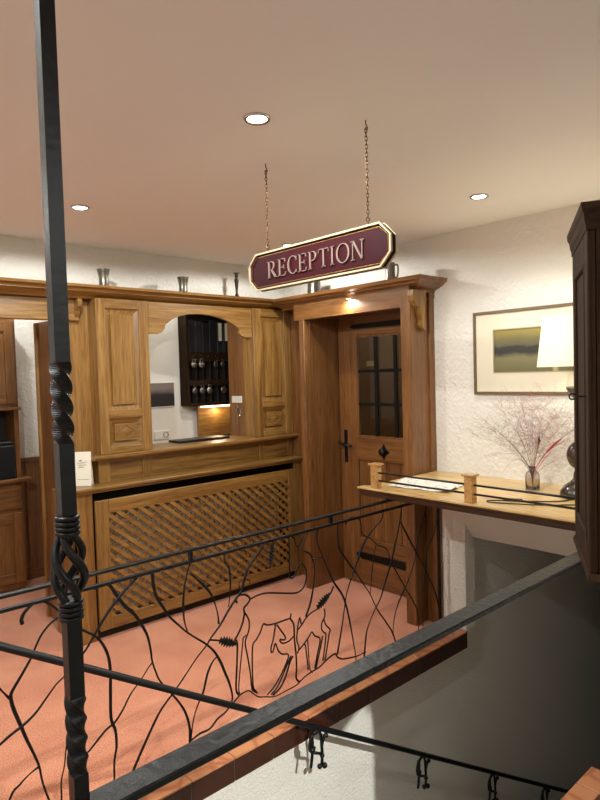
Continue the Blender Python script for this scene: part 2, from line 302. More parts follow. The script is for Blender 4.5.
IRON = [
 ('branch', 8, [(0.663,0.812),(0.661,0.83),(0.672,0.851),(0.699,0.872),(0.726,0.875),(0.753,0.86),(0.794,0.816),(0.828,0.777),(0.874,0.726),(0.918,0.69),(0.947,0.646),(0.965,0.594),(0.97,0.535),(0.967,0.466),(0.965,0.358),(0.98,0.305),(0.982,0.242),(0.971,0.191),(0.968,0.122),(0.966,0.045)]),
 ('branch', 8, [(0.8,0.8),(0.764,0.789),(0.728,0.757),(0.706,0.721),(0.684,0.679),(0.648,0.628),(0.62,0.589),(0.616,0.566),(0.624,0.525),(0.641,0.469),(0.661,0.404),(0.679,0.353),(0.697,0.295),(0.705,0.24),(0.716,0.191),(0.728,0.145),(0.741,0.045)]),
 ('branch', 6, [(0.549,0.667),(0.583,0.613),(0.613,0.567)]),
 ('branch', 7, [(1.096,0.869),(1.014,0.808),(0.956,0.747),(0.922,0.704),(0.874,0.644),(0.805,0.586),(0.768,0.562),(0.731,0.525),(0.695,0.489),(0.654,0.463),(0.607,0.444),(0.575,0.427),(0.537,0.413)]),
 ('branch', 6, [(0.697,0.291),(0.666,0.28),(0.632,0.258),(0.597,0.222),(0.544,0.045)]),
 ('branch', 6, [(1.146,0.513),(1.128,0.499),(1.091,0.46),(1.047,0.42),(1.012,0.371),(0.978,0.337),(0.945,0.324),(0.921,0.307),(0.865,0.266),(0.827,0.268),(0.798,0.337),(0.783,0.258),(0.77,0.209),(0.768,0.155),(0.766,0.045)]),
 ('branch', 8, [(0.922,0.863),(0.93,0.868),(0.953,0.87),(0.981,0.867),(1.011,0.816),(1.045,0.764),(1.081,0.722),(1.113,0.665),(1.133,0.615),(1.143,0.555),(1.146,0.521),(1.158,0.476),(1.178,0.424),(1.221,0.362),(1.256,0.311),(1.283,0.263),(1.3,0.213),(1.307,0.167),(1.305,0.117),(1.304,0.045)]),
 ('branch', 8, [(1.164,0.872),(1.168,0.815),(1.179,0.767),(1.208,0.714),(1.234,0.67),(1.278,0.619),(1.31,0.584),(1.353,0.545),(1.401,0.504),(1.44,0.461),(1.46,0.428),(1.479,0.39),(1.498,0.339),(1.518,0.287),(1.531,0.227),(1.525,0.194)]),
 ('branch', 7, [(1.342,0.885),(1.321,0.831),(1.304,0.772),(1.296,0.702),(1.298,0.638),(1.311,0.588)]),
 ('branch', 7, [(1.335,0.827),(1.377,0.783),(1.421,0.733),(1.449,0.682),(1.467,0.615),(1.471,0.57)]),
 ('branch', 8, [(1.739,0.874),(1.697,0.837),(1.643,0.789),(1.613,0.737),(1.594,0.687),(1.56,0.656),(1.52,0.618),(1.476,0.568),(1.422,0.523),(1.401,0.5),(1.349,0.461),(1.308,0.423),(1.269,0.387),(1.22,0.346),(1.173,0.306),(1.135,0.256),(1.097,0.199),(1.065,0.149),(1.042,0.107),(1.025,0.045)]),
 ('branch', 4, [(1.589,0.689),(1.584,0.722),(1.607,0.73),(1.64,0.721),(1.645,0.702)]),
 ('branch', 6, [(1.511,0.873),(1.518,0.832),(1.538,0.791),(1.541,0.728),(1.533,0.659),(1.526,0.629)]),
 ('branch', 7, [(1.46,0.436),(1.428,0.416),(1.401,0.373),(1.377,0.303),(1.346,0.255),(1.324,0.203),(1.311,0.14),(1.305,0.117)]),
 ('branch', 7, [(1.981,0.452),(2.017,0.517),(2.041,0.601),(2.05,0.669),(2.039,0.722),(2.02,0.757),(1.98,0.78)]),
 ('branch', 4, [(1.997,0.871),(1.969,0.842),(1.942,0.808)]),
 ('branch', 4, [(2.018,0.877),(1.989,0.833),(1.961,0.784)]),
 ('branch', 6, [(1.887,0.878),(1.924,0.851),(1.932,0.815),(1.942,0.808)]),
 ('branch', 4, [(2.039,0.722),(2.06,0.728),(2.087,0.723),(2.108,0.717)]),
 ('branch', 8, [(2.086,0.878),(2.071,0.836),(2.076,0.795),(2.108,0.722),(2.141,0.653),(2.181,0.576),(2.238,0.498),(2.265,0.438),(2.292,0.34),(2.314,0.231),(2.33,0.145),(2.339,0.045)]),
 ('branch', 8, [(2.579,0.885),(2.56,0.833),(2.483,0.786),(2.425,0.743),(2.383,0.693),(2.341,0.621),(2.3,0.556),(2.267,0.491),(2.245,0.407),(2.224,0.323),(2.187,0.198)]),
 ('branch', 7, [(2.219,0.874),(2.219,0.786),(2.231,0.731),(2.289,0.655),(2.355,0.575),(2.408,0.502),(2.455,0.441),(2.509,0.343),(2.582,0.248),(2.641,0.162),(2.681,0.045)]),
 ('branch', 6, [(2.281,0.852),(2.305,0.879),(2.366,0.876),(2.397,0.846),(2.41,0.779),(2.466,0.746),(2.53,0.694),(2.605,0.656),(2.638,0.586),(2.697,0.492),(2.766,0.393),(2.838,0.291),(2.874,0.222),(2.881,0.135),(2.885,0.045)]),
 ('branch', 5, [(2.51,0.698),(2.486,0.621),(2.465,0.515),(2.455,0.446)]),
 ('branch', 8, [(2.746,0.88),(2.725,0.786),(2.685,0.679),(2.637,0.564),(2.591,0.484),(2.545,0.395),(2.484,0.333),(2.432,0.26),(2.413,0.2),(2.388,0.045)]),
 ('branch', 8, [(2.725,0.786),(2.795,0.68),(2.876,0.562),(2.96,0.44),(3.036,0.311),(3.074,0.202),(3.093,0.134)]),
 ('branch', 6, [(2.994,0.869),(2.93,0.736),(2.889,0.672),(2.856,0.548),(2.796,0.444),(2.748,0.386),(2.691,0.32),(2.652,0.239),(2.64,0.151)]),
 ('branch', 6, [(3.115,0.819),(3.058,0.663),(2.984,0.568),(2.961,0.464),(2.937,0.337),(2.929,0.23),(2.926,0.14),(2.924,0.045)]),
 ('branch', 4, [(1.739,0.874),(1.757,0.878),(1.781,0.87),(1.786,0.85)]),
 ('ground', 6, [(1.305,0.117),(1.355,0.13),(1.406,0.13),(1.448,0.157),(1.486,0.168),(1.519,0.187),(1.552,0.206),(1.581,0.218),(1.62,0.217),(1.648,0.192),(1.676,0.167),(1.717,0.152),(1.758,0.136),(1.795,0.132),(1.851,0.134),(1.909,0.137),(1.963,0.158),(2.011,0.166),(2.066,0.172),(2.116,0.191),(2.175,0.202),(2.196,0.177),(2.232,0.156),(2.3,0.141),(2.347,0.134),(2.411,0.134)]),
 ('doe', 6, [(1.571,0.636),(1.565,0.647),(1.571,0.663),(1.593,0.666),(1.625,0.655),(1.642,0.632),(1.623,0.613),(1.607,0.602),(1.608,0.574),(1.598,0.541),(1.581,0.509),(1.562,0.485),(1.554,0.477),(1.564,0.448),(1.556,0.336),(1.549,0.252),(1.562,0.221)]),
 ('doe', 5, [(1.642,0.632),(1.665,0.636),(1.695,0.639),(1.742,0.635),(1.82,0.614),(1.92,0.588),(1.967,0.6),(1.988,0.634),(1.99,0.684),(1.971,0.713),(1.952,0.724),(1.932,0.707),(1.911,0.668),(1.885,0.675),(1.884,0.719),(1.888,0.805),(1.886,0.873)]),
 ('doe', 5, [(1.609,0.583),(1.628,0.55),(1.634,0.526),(1.629,0.49),(1.608,0.446),(1.617,0.384),(1.629,0.31),(1.635,0.239),(1.641,0.213),(1.667,0.19)]),
 ('doe', 4, [(1.613,0.475),(1.598,0.468),(1.594,0.446),(1.584,0.387),(1.574,0.33),(1.564,0.256),(1.567,0.223)]),
 ('doe', 5, [(1.66,0.202),(1.645,0.226),(1.643,0.305),(1.649,0.415),(1.673,0.439),(1.698,0.469),(1.714,0.497),(1.738,0.485),(1.786,0.478),(1.844,0.477),(1.877,0.477),(1.885,0.497)]),
 ('doe', 6, [(1.877,0.477),(1.9,0.437),(1.902,0.362),(1.909,0.286),(1.91,0.221),(1.906,0.173),(1.923,0.15)]),
 ('doe', 5, [(1.786,0.48),(1.781,0.448),(1.771,0.409),(1.757,0.375),(1.756,0.351),(1.768,0.352),(1.782,0.384),(1.797,0.347),(1.821,0.32),(1.862,0.3),(1.817,0.231),(1.766,0.181),(1.725,0.16)]),
 ('doe', 5, [(1.794,0.47),(1.817,0.437),(1.844,0.396),(1.836,0.383),(1.811,0.394),(1.815,0.38),(1.831,0.369),(1.865,0.368),(1.899,0.383)]),
 ('doe', 6, [(1.889,0.288),(1.869,0.265),(1.833,0.195),(1.798,0.161),(1.758,0.145)]),
 ('doe', 5, [(1.877,0.294),(1.85,0.257),(1.79,0.177),(1.747,0.152)]),
 ('fawn', 5, [(2.062,0.471),(2.015,0.462),(1.984,0.449),(1.943,0.416),(1.926,0.406)]),
 ('fawn', 5, [(1.947,0.43),(1.94,0.461),(1.93,0.437),(1.923,0.407),(1.917,0.357),(1.929,0.316),(1.919,0.29)]),
 ('fawn', 5, [(2.109,0.458),(2.109,0.42),(2.087,0.388),(2.086,0.358),(2.104,0.334),(2.114,0.326),(2.105,0.272),(2.088,0.195)]),
 ('fawn', 5, [(2.102,0.407),(2.116,0.371),(2.144,0.34),(2.136,0.319),(2.123,0.266),(2.102,0.19)]),
 ('fawn', 5, [(1.929,0.304),(1.959,0.321),(1.996,0.347),(2.017,0.366),(2.037,0.34),(2.072,0.313),(2.052,0.248),(2.03,0.177)]),
 ('fawn', 5, [(1.966,0.324),(1.974,0.299),(1.986,0.185)]),
 ('fawn', 4, [(1.988,0.335),(1.991,0.274),(1.996,0.191),(2.014,0.162)]),
 ('fawn', 5, [(2.089,0.323),(2.085,0.304),(2.062,0.24),(2.038,0.174)]),
 ('leaf', 5, [(1.422,0.515),(1.473,0.496),(1.568,0.448)]),
 ('leaf', 4, [(2.062,0.474),(2.114,0.501),(2.158,0.527),(2.177,0.556)]),
 ('leaf', 4, [(1.789,0.855),(1.775,0.801),(1.764,0.747)]),
]
# ================================================================== THE SETTING
def struct(name, bm, mat, label=None, **k):
    o = obj(name, bm, mat, **k); o['kind'] = 'structure'
    if label: o['label'] = label
    return o
RW = 3.37      # right wall plane
LW = 3.90      # wall behind the reception front
bm = bmesh.new()
box(bm, -2.2, 4.4, 2.205, 5.4, -0.10, 0.0); box(bm, -2.2, 0.40, 0.90, 2.205, -0.10, 0.0)
struct('floor', bm, CARP, 'salmon red carpet of the hall floor')
struct('floor_landing', B(-2.2, 2.50, -2.6, 0.90, -0.10, 0.0), CARG, 'grey speckled carpet on the near landing')
struct('ceiling', B(-2.3, 5.6, -2.7, 5.5, CEIL, CEIL+0.1), PLAS, 'plain plaster ceiling with recessed lights')
# wall behind the reception front: above the cornice and left of the doorway
bm = bmesh.new()
box(bm, -2.2, RW+0.2, LW, LW+0.10, 2.15, CEIL); box(bm, -2.2, 0.45, LW, LW+0.10, 0, 2.15)
struct('wall_back', bm, STUC, 'white stucco wall above the reception cornice')
# right wall: over the bar counter, with the door opening
bm = bmesh.new()
box(bm, RW, RW+0.22, -2.6, 2.40, 0.90, CEIL); box(bm, RW, RW+0.22, 2.20, 2.44, 0, 0.90)
box(bm, RW, RW+0.22, 2.40, 3.43, 2.10, CEIL); box(bm, RW, RW+0.22, 3.43, LW+0.1, 0, CEIL)
struct('wall_right', bm, STUC, 'white stucco wall above the bar counter and around the door')
struct('wall_left', B(-2.3, -2.2, -2.6, 5.5, 0, CEIL), STUC)
struct('wall_near', B(-2.3, 3.6, -2.7, -2.6, 0, CEIL), STUC)
# pier that carries the hanging cabinet (stands just outside the frame)
CU, CN, C0 = Vector((.878, .479, 0)), Vector((-.479, .878, 0)), Vector((1.6065, .667, 0))
def cabp(a, d): q = C0+CU*a+CN*d; return (q.x, q.y)
bm = bmesh.new(); prism(bm, [cabp(.17, -.35), cabp(.95, -.35), cabp(.95, -.47), cabp(.17, -.47)], 'z', 0, CEIL)
struct('wall_pier', bm, STUC, 'short wall pier behind the hanging cabinet')
# stairwell
struct('wall_stairwell_far', B(-0.2, 5.6, 2.20, 2.30, -3.2, -0.10), STUC2, 'roughcast stairwell wall below the tiled floor edge')
struct('wall_stairwell_end_strip', PR([(3.27, 2.40), (3.27, 2.205), (3.295, 2.135), (3.40, 2.135), (3.40, 2.40)], 'z', 0.0, 0.93), STUC2, 'narrow white wall end beside the railing under the bar counter')
struct('wall_stairwell_under', B(3.295, 5.6, 2.195, 2.30, -0.1, 0.93), STUC2)
struct('wall_stairwell_near', B(0.3, 5.6, 0.95, 1.03, -3.2, -0.10), STUC2)
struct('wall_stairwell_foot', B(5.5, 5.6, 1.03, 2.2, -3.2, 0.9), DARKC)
struct('floor_stairwell', B(-0.2, 5.6, 0.95, 2.3, -3.3, -3.2), CARG)
struct('ceiling_stairwell', PR([(3.235, .93), (3.24, .735), (3.39, .575), (5.5, -.07), (5.5, .93)], 'y', 1.0, 2.194), SMOO, 'sloping soffit over the stairs below the bar counter')
struct('wall_stairwell_near_bar', B(2.60, 5.6, .95, 1.03, -.10, .93), STUC2)
struct('wall_under_bar', B(2.52, 2.60, -2.6, 0.985, 0, 0.93), CBZ)
struct('wall_light_block', B(2.56, RW, .62, .74, 0, CEIL), STUC)  # unseen wall added to stop light spilling into the stairwell
st = empty('stairs', (0.4, 1.6, -3.2), kind='structure', label='stairs going down below the railing')
for i in range(13):
    obj('step', B(0.42+i*.28, 0.72+i*.28, 1.03, 2.2, -0.172*(i+1)-.2, -0.172*(i+1)), CARG, st)
# tiled floor edges: each tile its own piece
def tile_edge(name, label, xs, yf, ys, mat_g):
    """yf: front plane, ys: sign of the side the floor lies on"""
    t = empty(name, (xs[0], yf, 0), kind='structure', label=label)
    x0, x1 = xs[0], xs[-1]
    ya, yb = sorted((yf+ys*.006, yf+ys*.085))
    obj('grout_bed', B(x0, x1, ya, yb, -.098, -.003), mat_g, t)
    g = .002
    for a, b in zip(xs, xs[1:]):
        y_a, y_b = sorted((yf, yf+ys*.012)); obj('edge_tile', B(a+g, b-g, y_a, y_b, -.105, -.008, .0015), TILF, t, label='dark brown glazed edge tile')
        y_a, y_b = sorted((yf-ys*.004, yf+ys*.085)); obj('top_tile', B(a+g, b-g, y_a, y_b, -.007, .003, .002), TILT, t, label='marbled clay top tile')
    return t
xs = [round(1.482+.2165*k, 4) for k in range(-5, 9)]; xs = [x for x in xs if x < 3.2]+[3.285]
tile_edge('trim_1', 'tiled edge of the hall floor along the stairwell under the branch railing', xs, 2.122, 1, GROU)
xs = [round(.40+.2165*k, 4) for k in range(10)]+[2.495]
tile_edge('trim_2', 'tiled edge of the near landing at the lower right', xs, 1.032, -1, GROU)

# office behind the hatch and back room behind the doorway
struct('wall_office_back', B(1.95, 3.57, 4.42, 4.70, 0, CEIL), SMOO, 'white office wall seen through the reception hatch')
struct('wall_office_side', B(1.85, 1.95, 4.0, 4.70, 0, CEIL), SMOO)
struct('wall_backroom', B(-2.2, 1.95, 5.30, 5.40, 0, CEIL), STUC, 'white stucco back room wall seen through the left doorway')
struct('wall_backroom_side', B(1.85, 1.95, 4.70, 5.3, 0, CEIL), STUC)
struct('wall_passage', B(4.3, 4.4, 2.3, 3.9, 0, CEIL), plain('passage_wall', srgb(120, 92, 66), 0.8, var=0.1, bscale=4))
# wainscot panel on the back room wall
t = empty('trim_3', (1.6, 5.28, 0), kind='structure', label='wooden wainscot panel with cap below the white back room wall')
for k in range(5):
    obj('board', B(1.0+k*.17, 1.168+k*.17, 5.275, 5.30, .09, .985, .002), DOKZ, t)
obj('cap', B(1.0, 1.85, 5.25, 5.30, .985, 1.02, .004), DOKX, t); obj('skirting', B(1.0, 1.85, 5.265, 5.30, 0, .09, .003), DOKX, t)

# ================================================================== RECEPTION FRONT (oak)
RF = empty('reception_counter', (2.4, 3.8, 0), label='light oak reception front with ledge, arched hatch and long cornice on the left', cat='reception desk')
# cornice
bm = bmesh.new()
prof = [(0, 2.165), (.03, 2.165), (.045, 2.178), (.075, 2.186), (.10, 2.196), (.125, 2.214), (.145, 2.222), (.15, 2.238), (0, 2.238)]
sweep(bm, [(0.25, 3.83), (3.20, 3.83)], prof)
obj('cornice', bm, OAKX, RF)
obj('cornice_top', B(0.25, RW, 3.72, 3.90, 2.2, 2.234), OAKX, RF)
obj('lintel', B(0.25, 1.60, 3.855, 3.90, 2.035, 2.17, .003), OAKX, RF)
obj('lintel_moulding', B(0.25, 1.60, 3.845, 3.90, 2.025, 2.045, .006), OAKX, RF)
obj('recess_board', B(1.50, 1.70, 3.885, 3.90, .97, 2.17, .002), OAKZ, RF)
obj('jamb', B(1.50, 1.56, 3.89, 4.33, 0, 2.05, .003), DOKZ, RF)
obj('jamb_trim', B(1.485, 1.56, 4.33, 4.36, 0, 2.05, .004), OAKZ, RF)
bm = bmesh.new(); prism(bm, [(3.89, 2.165), (3.80, 2.165), (3.79, 2.14), (3.80, 2.115), (3.83, 2.09), (3.845, 2.06), (3.865, 2.045), (3.89, 2.04)], 'x', 1.572, 1.602, .002)
obj('bracket', bm, OAKX, RF)
# base
obj('side_panel', B(1.44, 1.465, 3.69, 4.03, 0, .945, .002), OAKZ, RF)
obj('stile', B(1.44, 1.568, 3.69, 3.715, 0, .945, .003), OAKZ, RF)
obj('stile', B(3.258, 3.335, 3.69, 3.715, 0, .945, .003), OAKZ, RF)
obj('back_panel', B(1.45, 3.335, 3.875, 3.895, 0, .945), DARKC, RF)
obj('gap_shade_board', B(1.568, 3.258, 3.72, 3.735, 0, .07), DARKC, RF)  # dark strip standing in for the shaded gap under the grille
bm = bmesh.new(); prism(bm, [(3.655, .945), (3.665, .94), (3.665, .953), (3.648, .96), (3.645, .972), (3.65, .977), (3.90, .977), (3.90, .945)], 'x', 1.425, 3.345)
obj('ledge', bm, OAKX, RF)
# riser with sunk panels
obj('riser', B(1.655, 3.315, 3.79, 3.89, .977, 1.135), OAKX, RF)
for a, b in ((1.655, 1.735), (1.965, 2.03), (2.97, 3.02), (3.27, 3.315)):
    obj('riser_stile', B(a, b, 3.776, 3.79, .977, 1.135, .002), OAKZ, RF)
for a, b in ((1.735, 1.965), (2.03, 2.97), (3.02, 3.27)):
    obj('riser_rail', B(a, b, 3.776, 3.79, .977, 1.0, .002), OAKX, RF); obj('riser_rail', B(a, b, 3.776, 3.79, 1.105, 1.135, .002), OAKX, RF)
    bm = bmesh.new(); sweep(bm, [(a, 3.776), (b, 3.776)], [(0, 1.0), (.004, 1.0), (.004, 1.004), (-.012, 1.012), (-.012, 1.0)]); obj('riser_moulding', bm, OAKX, RF)
bm = bmesh.new(); prism(bm, [(3.705, 1.135), (3.695, 1.147), (3.695, 1.157), (3.702, 1.163), (4.06, 1.163), (4.06, 1.135)], 'x', 1.60, 3.335)
obj('hatch_ledge', bm, OAKX, RF)
# the two columns beside the hatch, each with a tall raised panel and a carved panel
def diamond(cx, cz, hw, hh, y):
    bm = bmesh.new()
    for q in range(4):
        a = [(cx-hw, cz), (cx, cz+hh), (cx+hw, cz), (cx, cz-hh)]
        p1, p2 = a[q], a[(q+1) % 4]
        tube(bm, [(p1[0], y, p1[1]), (p2[0], y, p2[1])], .004, 6)
    b = bmesh.new(); c = b.verts.new((cx, y-.008, cz)); r = [b.verts.new((cx+s*hw*.85, y, cz+u*hh*.85)) for s, u in ((-1, 0), (0, 1), (1, 0), (0, -1))]
    for q in range(4): b.faces.new((r[q], r[(q+1) % 4], c))
    bmesh.ops.recalc_face_normals(b, faces=b.faces); merge(bm, b)
    return bm
def column(x0, x1, pa, pb, name='hatch_column'):
    """pa = (xa, xb) panel opening; front plane 3.755"""
    Y = 3.755
    c = obj(name, B(x0+.002, x1-.002, Y+.032, 3.90, 1.163, 2.166), OAKZ, RF)
    xa, xb = pa
    obj('stile', B(x0, xa, Y, Y+.034, 1.163, 2.168, .003), OAKZ, c); obj('stile', B(xb, x1, Y, Y+.034, 1.163, 2.168, .003), OAKZ, c)
    for z0, z1 in ((1.163, 1.205), (1.39, 1.445), (2.105, 2.168)):
        obj('rail', B(xa, xb, Y, Y+.034, z0, z1, .003), OAKX, c)
    # raised field with bevelled edge
    bm = bmesh.new()
    def field(z0, z1, ins, y_out, y_in):
        o_ = [bm.verts.new((x, y_out, z)) for x, z in ((xa, z0), (xb, z0), (xb, z1), (xa, z1))]
        i_ = [bm.verts.new((x, y_in, z)) for x, z in ((xa+ins, z0+ins), (xb-ins, z0+ins), (xb-ins, z1-ins), (xa+ins, z1-ins))]
        k_ = [bm.verts.new((v.co.x, y_in-.016, v.co.z)) for v in i_]
        for q in range(4):
            bm.faces.new((o_[q], o_[(q+1) % 4], i_[(q+1) % 4], i_[q])); bm.faces.new((i_[q], i_[(q+1) % 4], k_[(q+1) % 4], k_[q]))
        bm.faces.new(k_)
    field(1.445, 2.105, .036, Y+.012, Y+.026); bmesh.ops.recalc_face_normals(bm, faces=bm.faces)
    obj('raised_panel', bm, OAKZ, c)
    bm = bmesh.new(); field(1.205, 1.39, .036, Y+.012, Y+.026); bmesh.ops.recalc_face_normals(bm, faces=bm.faces)
    obj('carved_panel', bm, OAKX, c, label='small panel with carved diamond')
    obj('carving', diamond((xa+xb)/2, 1.297, (xb-xa)/2-.045, .045, Y+.011), OAKX, c)
column(1.668, 2.035, (1.733, 1.966), 0)
column(2.932, 3.315, (3.008, 3.242), 0)
obj('column_return', B(2.932, 2.955, 3.90, 4.10, 1.163, 2.2), DOKZ, RF)
arch = [(2.035, 1.948), (2.122, 1.951), (2.15, 1.965), (2.173, 1.992), (2.178, 2.015), (2.198, 2.03), (2.24, 2.058), (2.296, 2.081), (2.37, 2.096), (2.452, 2.102), (2.55, 2.097), (2.638, 2.081), (2.70, 2.063), (2.755, 2.040), (2.80, 2.012), (2.812, 1.995), (2.815, 1.97), (2.835, 1.952), (2.87, 1.941), (2.932, 1.941), (2.932, 2.168), (2.035, 2.168)]
obj('arch_board', PR(arch, 'y', 3.775, 3.80, .002), OAKX, RF)
obj('hatch_head', B(2.035, 2.955, 3.80, 3.90, 2.145, 2.168), OAKX, RF)
obj('end_filler', B(3.315, RW, 3.80, 3.90, 0, 2.17), DOKZ, RF)

# ---- radiator grille: frame and two layers of diagonal slats, each slat a piece
GX0, GX1, GZ0, GZ1 = 1.665, 3.17, .135, .80
RG = empty('radiator_grille', (2.41, 3.69, .045), label='oak lattice radiator grille with diagonal slats below the reception ledge', cat='grille')
obj('frame_stile', B(1.577, GX0, 3.668, 3.695, .06, .888, .004), OAKZ, RG)
obj('frame_stile', B(GX1, 3.252, 3.668, 3.695, .06, .888, .004), OAKZ, RG)
obj('frame_rail', B(GX0, GX1, 3.668, 3.695, GZ1, .888, .004), OAKX, RG)
obj('frame_rail', B(GX0, GX1, 3.668, 3.695, .06, GZ0, .004), OAKX, RG)
def clip_poly(poly, lo, hi):
    for ax, v, s in ((0, lo[0], 1), (0, hi[0], -1), (1, lo[1], 1), (1, hi[1], -1)):
        out = []
        for i, p in enumerate(poly):
            q = poly[(i+1) % len(poly)]
            ip, iq = (p[ax]-v)*s >= 0, (q[ax]-v)*s >= 0
            if ip: out.append(p)
            if ip != iq:
                t_ = (v-p[ax])/(q[ax]-p[ax]); out.append((p[0]+(q[0]-p[0])*t_, p[1]+(q[1]-p[1])*t_))
        poly = out
        if len(poly) < 3: return []
    return poly
def slats(direction, y0, y1, pitch, width):
    k = GX0-1.0
    ang = math.radians(40)
    dx, dz = math.cos(ang), -direction*math.sin(ang)
    hx = width/2/math.sin(ang)
    while k < GX1+1.0:
        cz = (GZ0+GZ1)/2; L_ = 1.2
        a = (k-dx*L_, cz-dz*L_); b = (k+dx*L_, cz+dz*L_)
        poly = clip_poly([(a[0]-hx, a[1]), (b[0]-hx, b[1]), (b[0]+hx, b[1]), (a[0]+hx, a[1])], (GX0-.006, GZ0-.006), (GX1+.006, GZ1+.006))
        if len(poly) >= 3:
            ar = abs(sum(poly[i][0]*poly[(i+1) % len(poly)][1]-poly[(i+1) % len(poly)][0]*poly[i][1] for i in range(len(poly))))/2
            if ar > 3e-4: obj('slat', PR(poly, 'y', y0, y1), OAKX, RG)
        k += pitch
slats(1, 3.669, 3.681, .0768, .0255)
slats(-1, 3.683, 3.692, .0768, .0165)
# radiator behind the lattice
R = empty('radiator', (2.4, 3.80, .1), label='white radiator hidden behind the oak lattice grille', cat='radiator')
obj('body', B(1.70, 3.13, 3.738, 3.80, .12, .80, .01), RADI, R)
bm = bmesh.new()
for k in range(34): box(bm, 1.735+k*.04, 1.757+k*.04, 3.722, 3.736, .14, .78)
obj('fins', bm, RADI, R)

# ================================================================== DOOR PORCH
TR = empty('trim_4', (3.2, 2.9, 0), kind='structure', label='projecting oak door surround with cornice and scroll bracket')
PX = 3.123
cp = [(0, 2.15), (.012, 2.15), (.018, 2.165), (.045, 2.175), (.075, 2.19), (.095, 2.205), (.11, 2.213), (.115, 2.235), (0, 2.235)]
bm = bmesh.new(); sweep(bm, [(3.19, 3.69), (3.19, 2.392), (3.37, 2.392)], cp)
obj('cornice', bm, DOKY, TR)
obj('cornice_top', B(3.10, RW, 2.33, 3.70, 2.195, 2.231), DOKY, TR)
obj('frieze', B(PX+.004, 3.16, 2.40, 3.50, 2.052, 2.20, .003), DOKY, TR)
obj('post', B(PX, 3.18, 3.387, 3.442, 0, 2.06, .004), DOKZ, TR)
obj('post', B(PX, 3.18, 2.392, 2.472, 0, 2.16, .004), DOKZ, TR)
obj('reveal_board', B(3.18, 3.53, 3.385, 3.42, 0, 2.10, .001), DOKZ, TR)
obj('reveal_board', B(3.18, 3.53, 2.45, 2.475, 0, 2.10, .001), DOKZ, TR)
obj('head_board', B(3.16, 3.53, 2.47, 3.39, 2.075, 2.10), DOKY, TR)
obj('side_panel', B(3.18, 3.36, 2.40, 2.43, 0, 2.17, .002), DOKZ, TR)
obj('side_strip', B(3.315, RW, 2.385, 2.42, 0, 2.15, .003), DOKZ, TR)
obj('strip_capital', B(3.308, RW, 2.378, 2.42, 2.115, 2.15, .003), DOKZ, TR)
obj('recess_panel', B(3.318, 3.365, 3.42, 3.80, 0, 2.2, .001), DOKZ, TR)
br = [(3.115, 2.155), (3.245, 2.155), (3.248, 2.10), (3.235, 2.03), (3.24, 1.93), (3.235, 1.897), (3.222, 1.905), (3.20, 1.925), (3.192, 1.945), (3.207, 1.965), (3.196, 2.0), (3.18, 2.025), (3.172, 2.045), (3.14, 2.055), (3.116, 2.085), (3.108, 2.12)]
obj('bracket', PR(br, 'y', 2.355, 2.402, .003), OAKZ, TR)
obj('corner_board', B(3.25, 3.27, 2.285, 2.395, 0, .93, .002), DOKZ, TR)
# ---- the door
DX = 3.475
D = empty('door_1', (DX, 2.92, 0), kind='structure', label='brown oak door with barred glass panes, iron straps and lever handle')
def dbox(name, y0, y1, z0, z1, mat, x0=DX, x1=DX+.045, bev=.003, parent=None, label=None):
    return obj(name, B(x0, x1, y0, y1, z0, z1, bev), mat, parent or D, label=label)
GY0, GY1 = 2.655, 3.19
dbox('stile', GY1, 3.372, .01, 2.07, DOKZ); dbox('stile', 2.478, GY0, .01, 2.07, DOKZ)
dbox('top_rail', GY0, GY1, 1.925, 2.07, DOKY); dbox('lock_rail', GY0, GY1, .975, 1.15, DOKY); dbox('mid_rail', GY0, GY1, .30, .37, DOKY); dbox('bottom_rail', GY0, GY1, .01, .20, DOKY)
for k in range(4):
    w_ = (GY1-GY0)/4; dbox('panel_board', GY0+k*w_+.002, GY0+(k+1)*w_-.002, .37, .975, DOKZ, DX+.014, DX+.035)
dbox('panel_board', GY0, GY1, .20, .30, DOKY, DX+.014, DX+.035)
bm = bmesh.new()
for a, b, c, d in ((GY0, GY1, 1.15, 1.165), (GY0, GY1, 1.91, 1.925), (GY0, GY0+.014, 1.165, 1.91), (GY1-.014, GY1, 1.165, 1.91)): box(bm, DX+.004, DX+.02, a, b, c, d, .002)
obj('glazing_bead', bm, DOKZ, D)
yb = [GY0+.014, 2.812, 2.996, GY1-.014]; zb = [1.165, 1.404, 1.655, 1.91]
for i in range(3):
    for j in range(3):
        obj('pane', B(DX+.02, DX+.026, yb[i]+.001, yb[i+1]-.001, zb[j]+.001, zb[j+1]-.001), GLAS, D)
for y in yb[1:3]: dbox('bar', y-.014, y+.014, 1.165, 1.91, IRON_M, DX+.002, DX+.018, .002)
for z in zb[1:3]: dbox('bar', GY0+.014, GY1-.014, z-.012, z+.012, IRON_M, DX+.006, DX+.016, .002)
obj('strap_hinge', PR([(2.49, 1.975), (3.21, 1.98), (3.245, 1.997), (3.21, 2.013), (2.49, 2.018)], 'x', DX-.006, DX, .001), IRON_M, D)
obj('strap_hinge', PR([(2.49, .20), (3.20, .215), (3.235, .235), (3.20, .255), (2.49, .265)], 'x', DX-.006, DX, .001), IRON_M, D)
h = obj('handle_plate', B(DX-.006, DX, 3.292, 3.328, .945, 1.20, .003), IRON_M, D)
bm = bmesh.new(); tube(bm, [(DX-.004, 3.31, 1.09), (DX-.05, 3.31, 1.09), (DX-.055, 3.30, 1.09), (DX-.055, 3.22, 1.085)], .009, 8); sphere(bm, (DX-.055, 3.215, 1.085), .012)
obj('lever', bm, IRON_M, h, smooth=True)
bm = bmesh.new(); tube(bm, [(DX-.02, 3.31, 1.095), (DX-.02, 3.36, 1.10), (DX-.028, 3.372, 1.10)], .007, 8); obj('thumb_turn', bm, IRON_M, h, smooth=True)
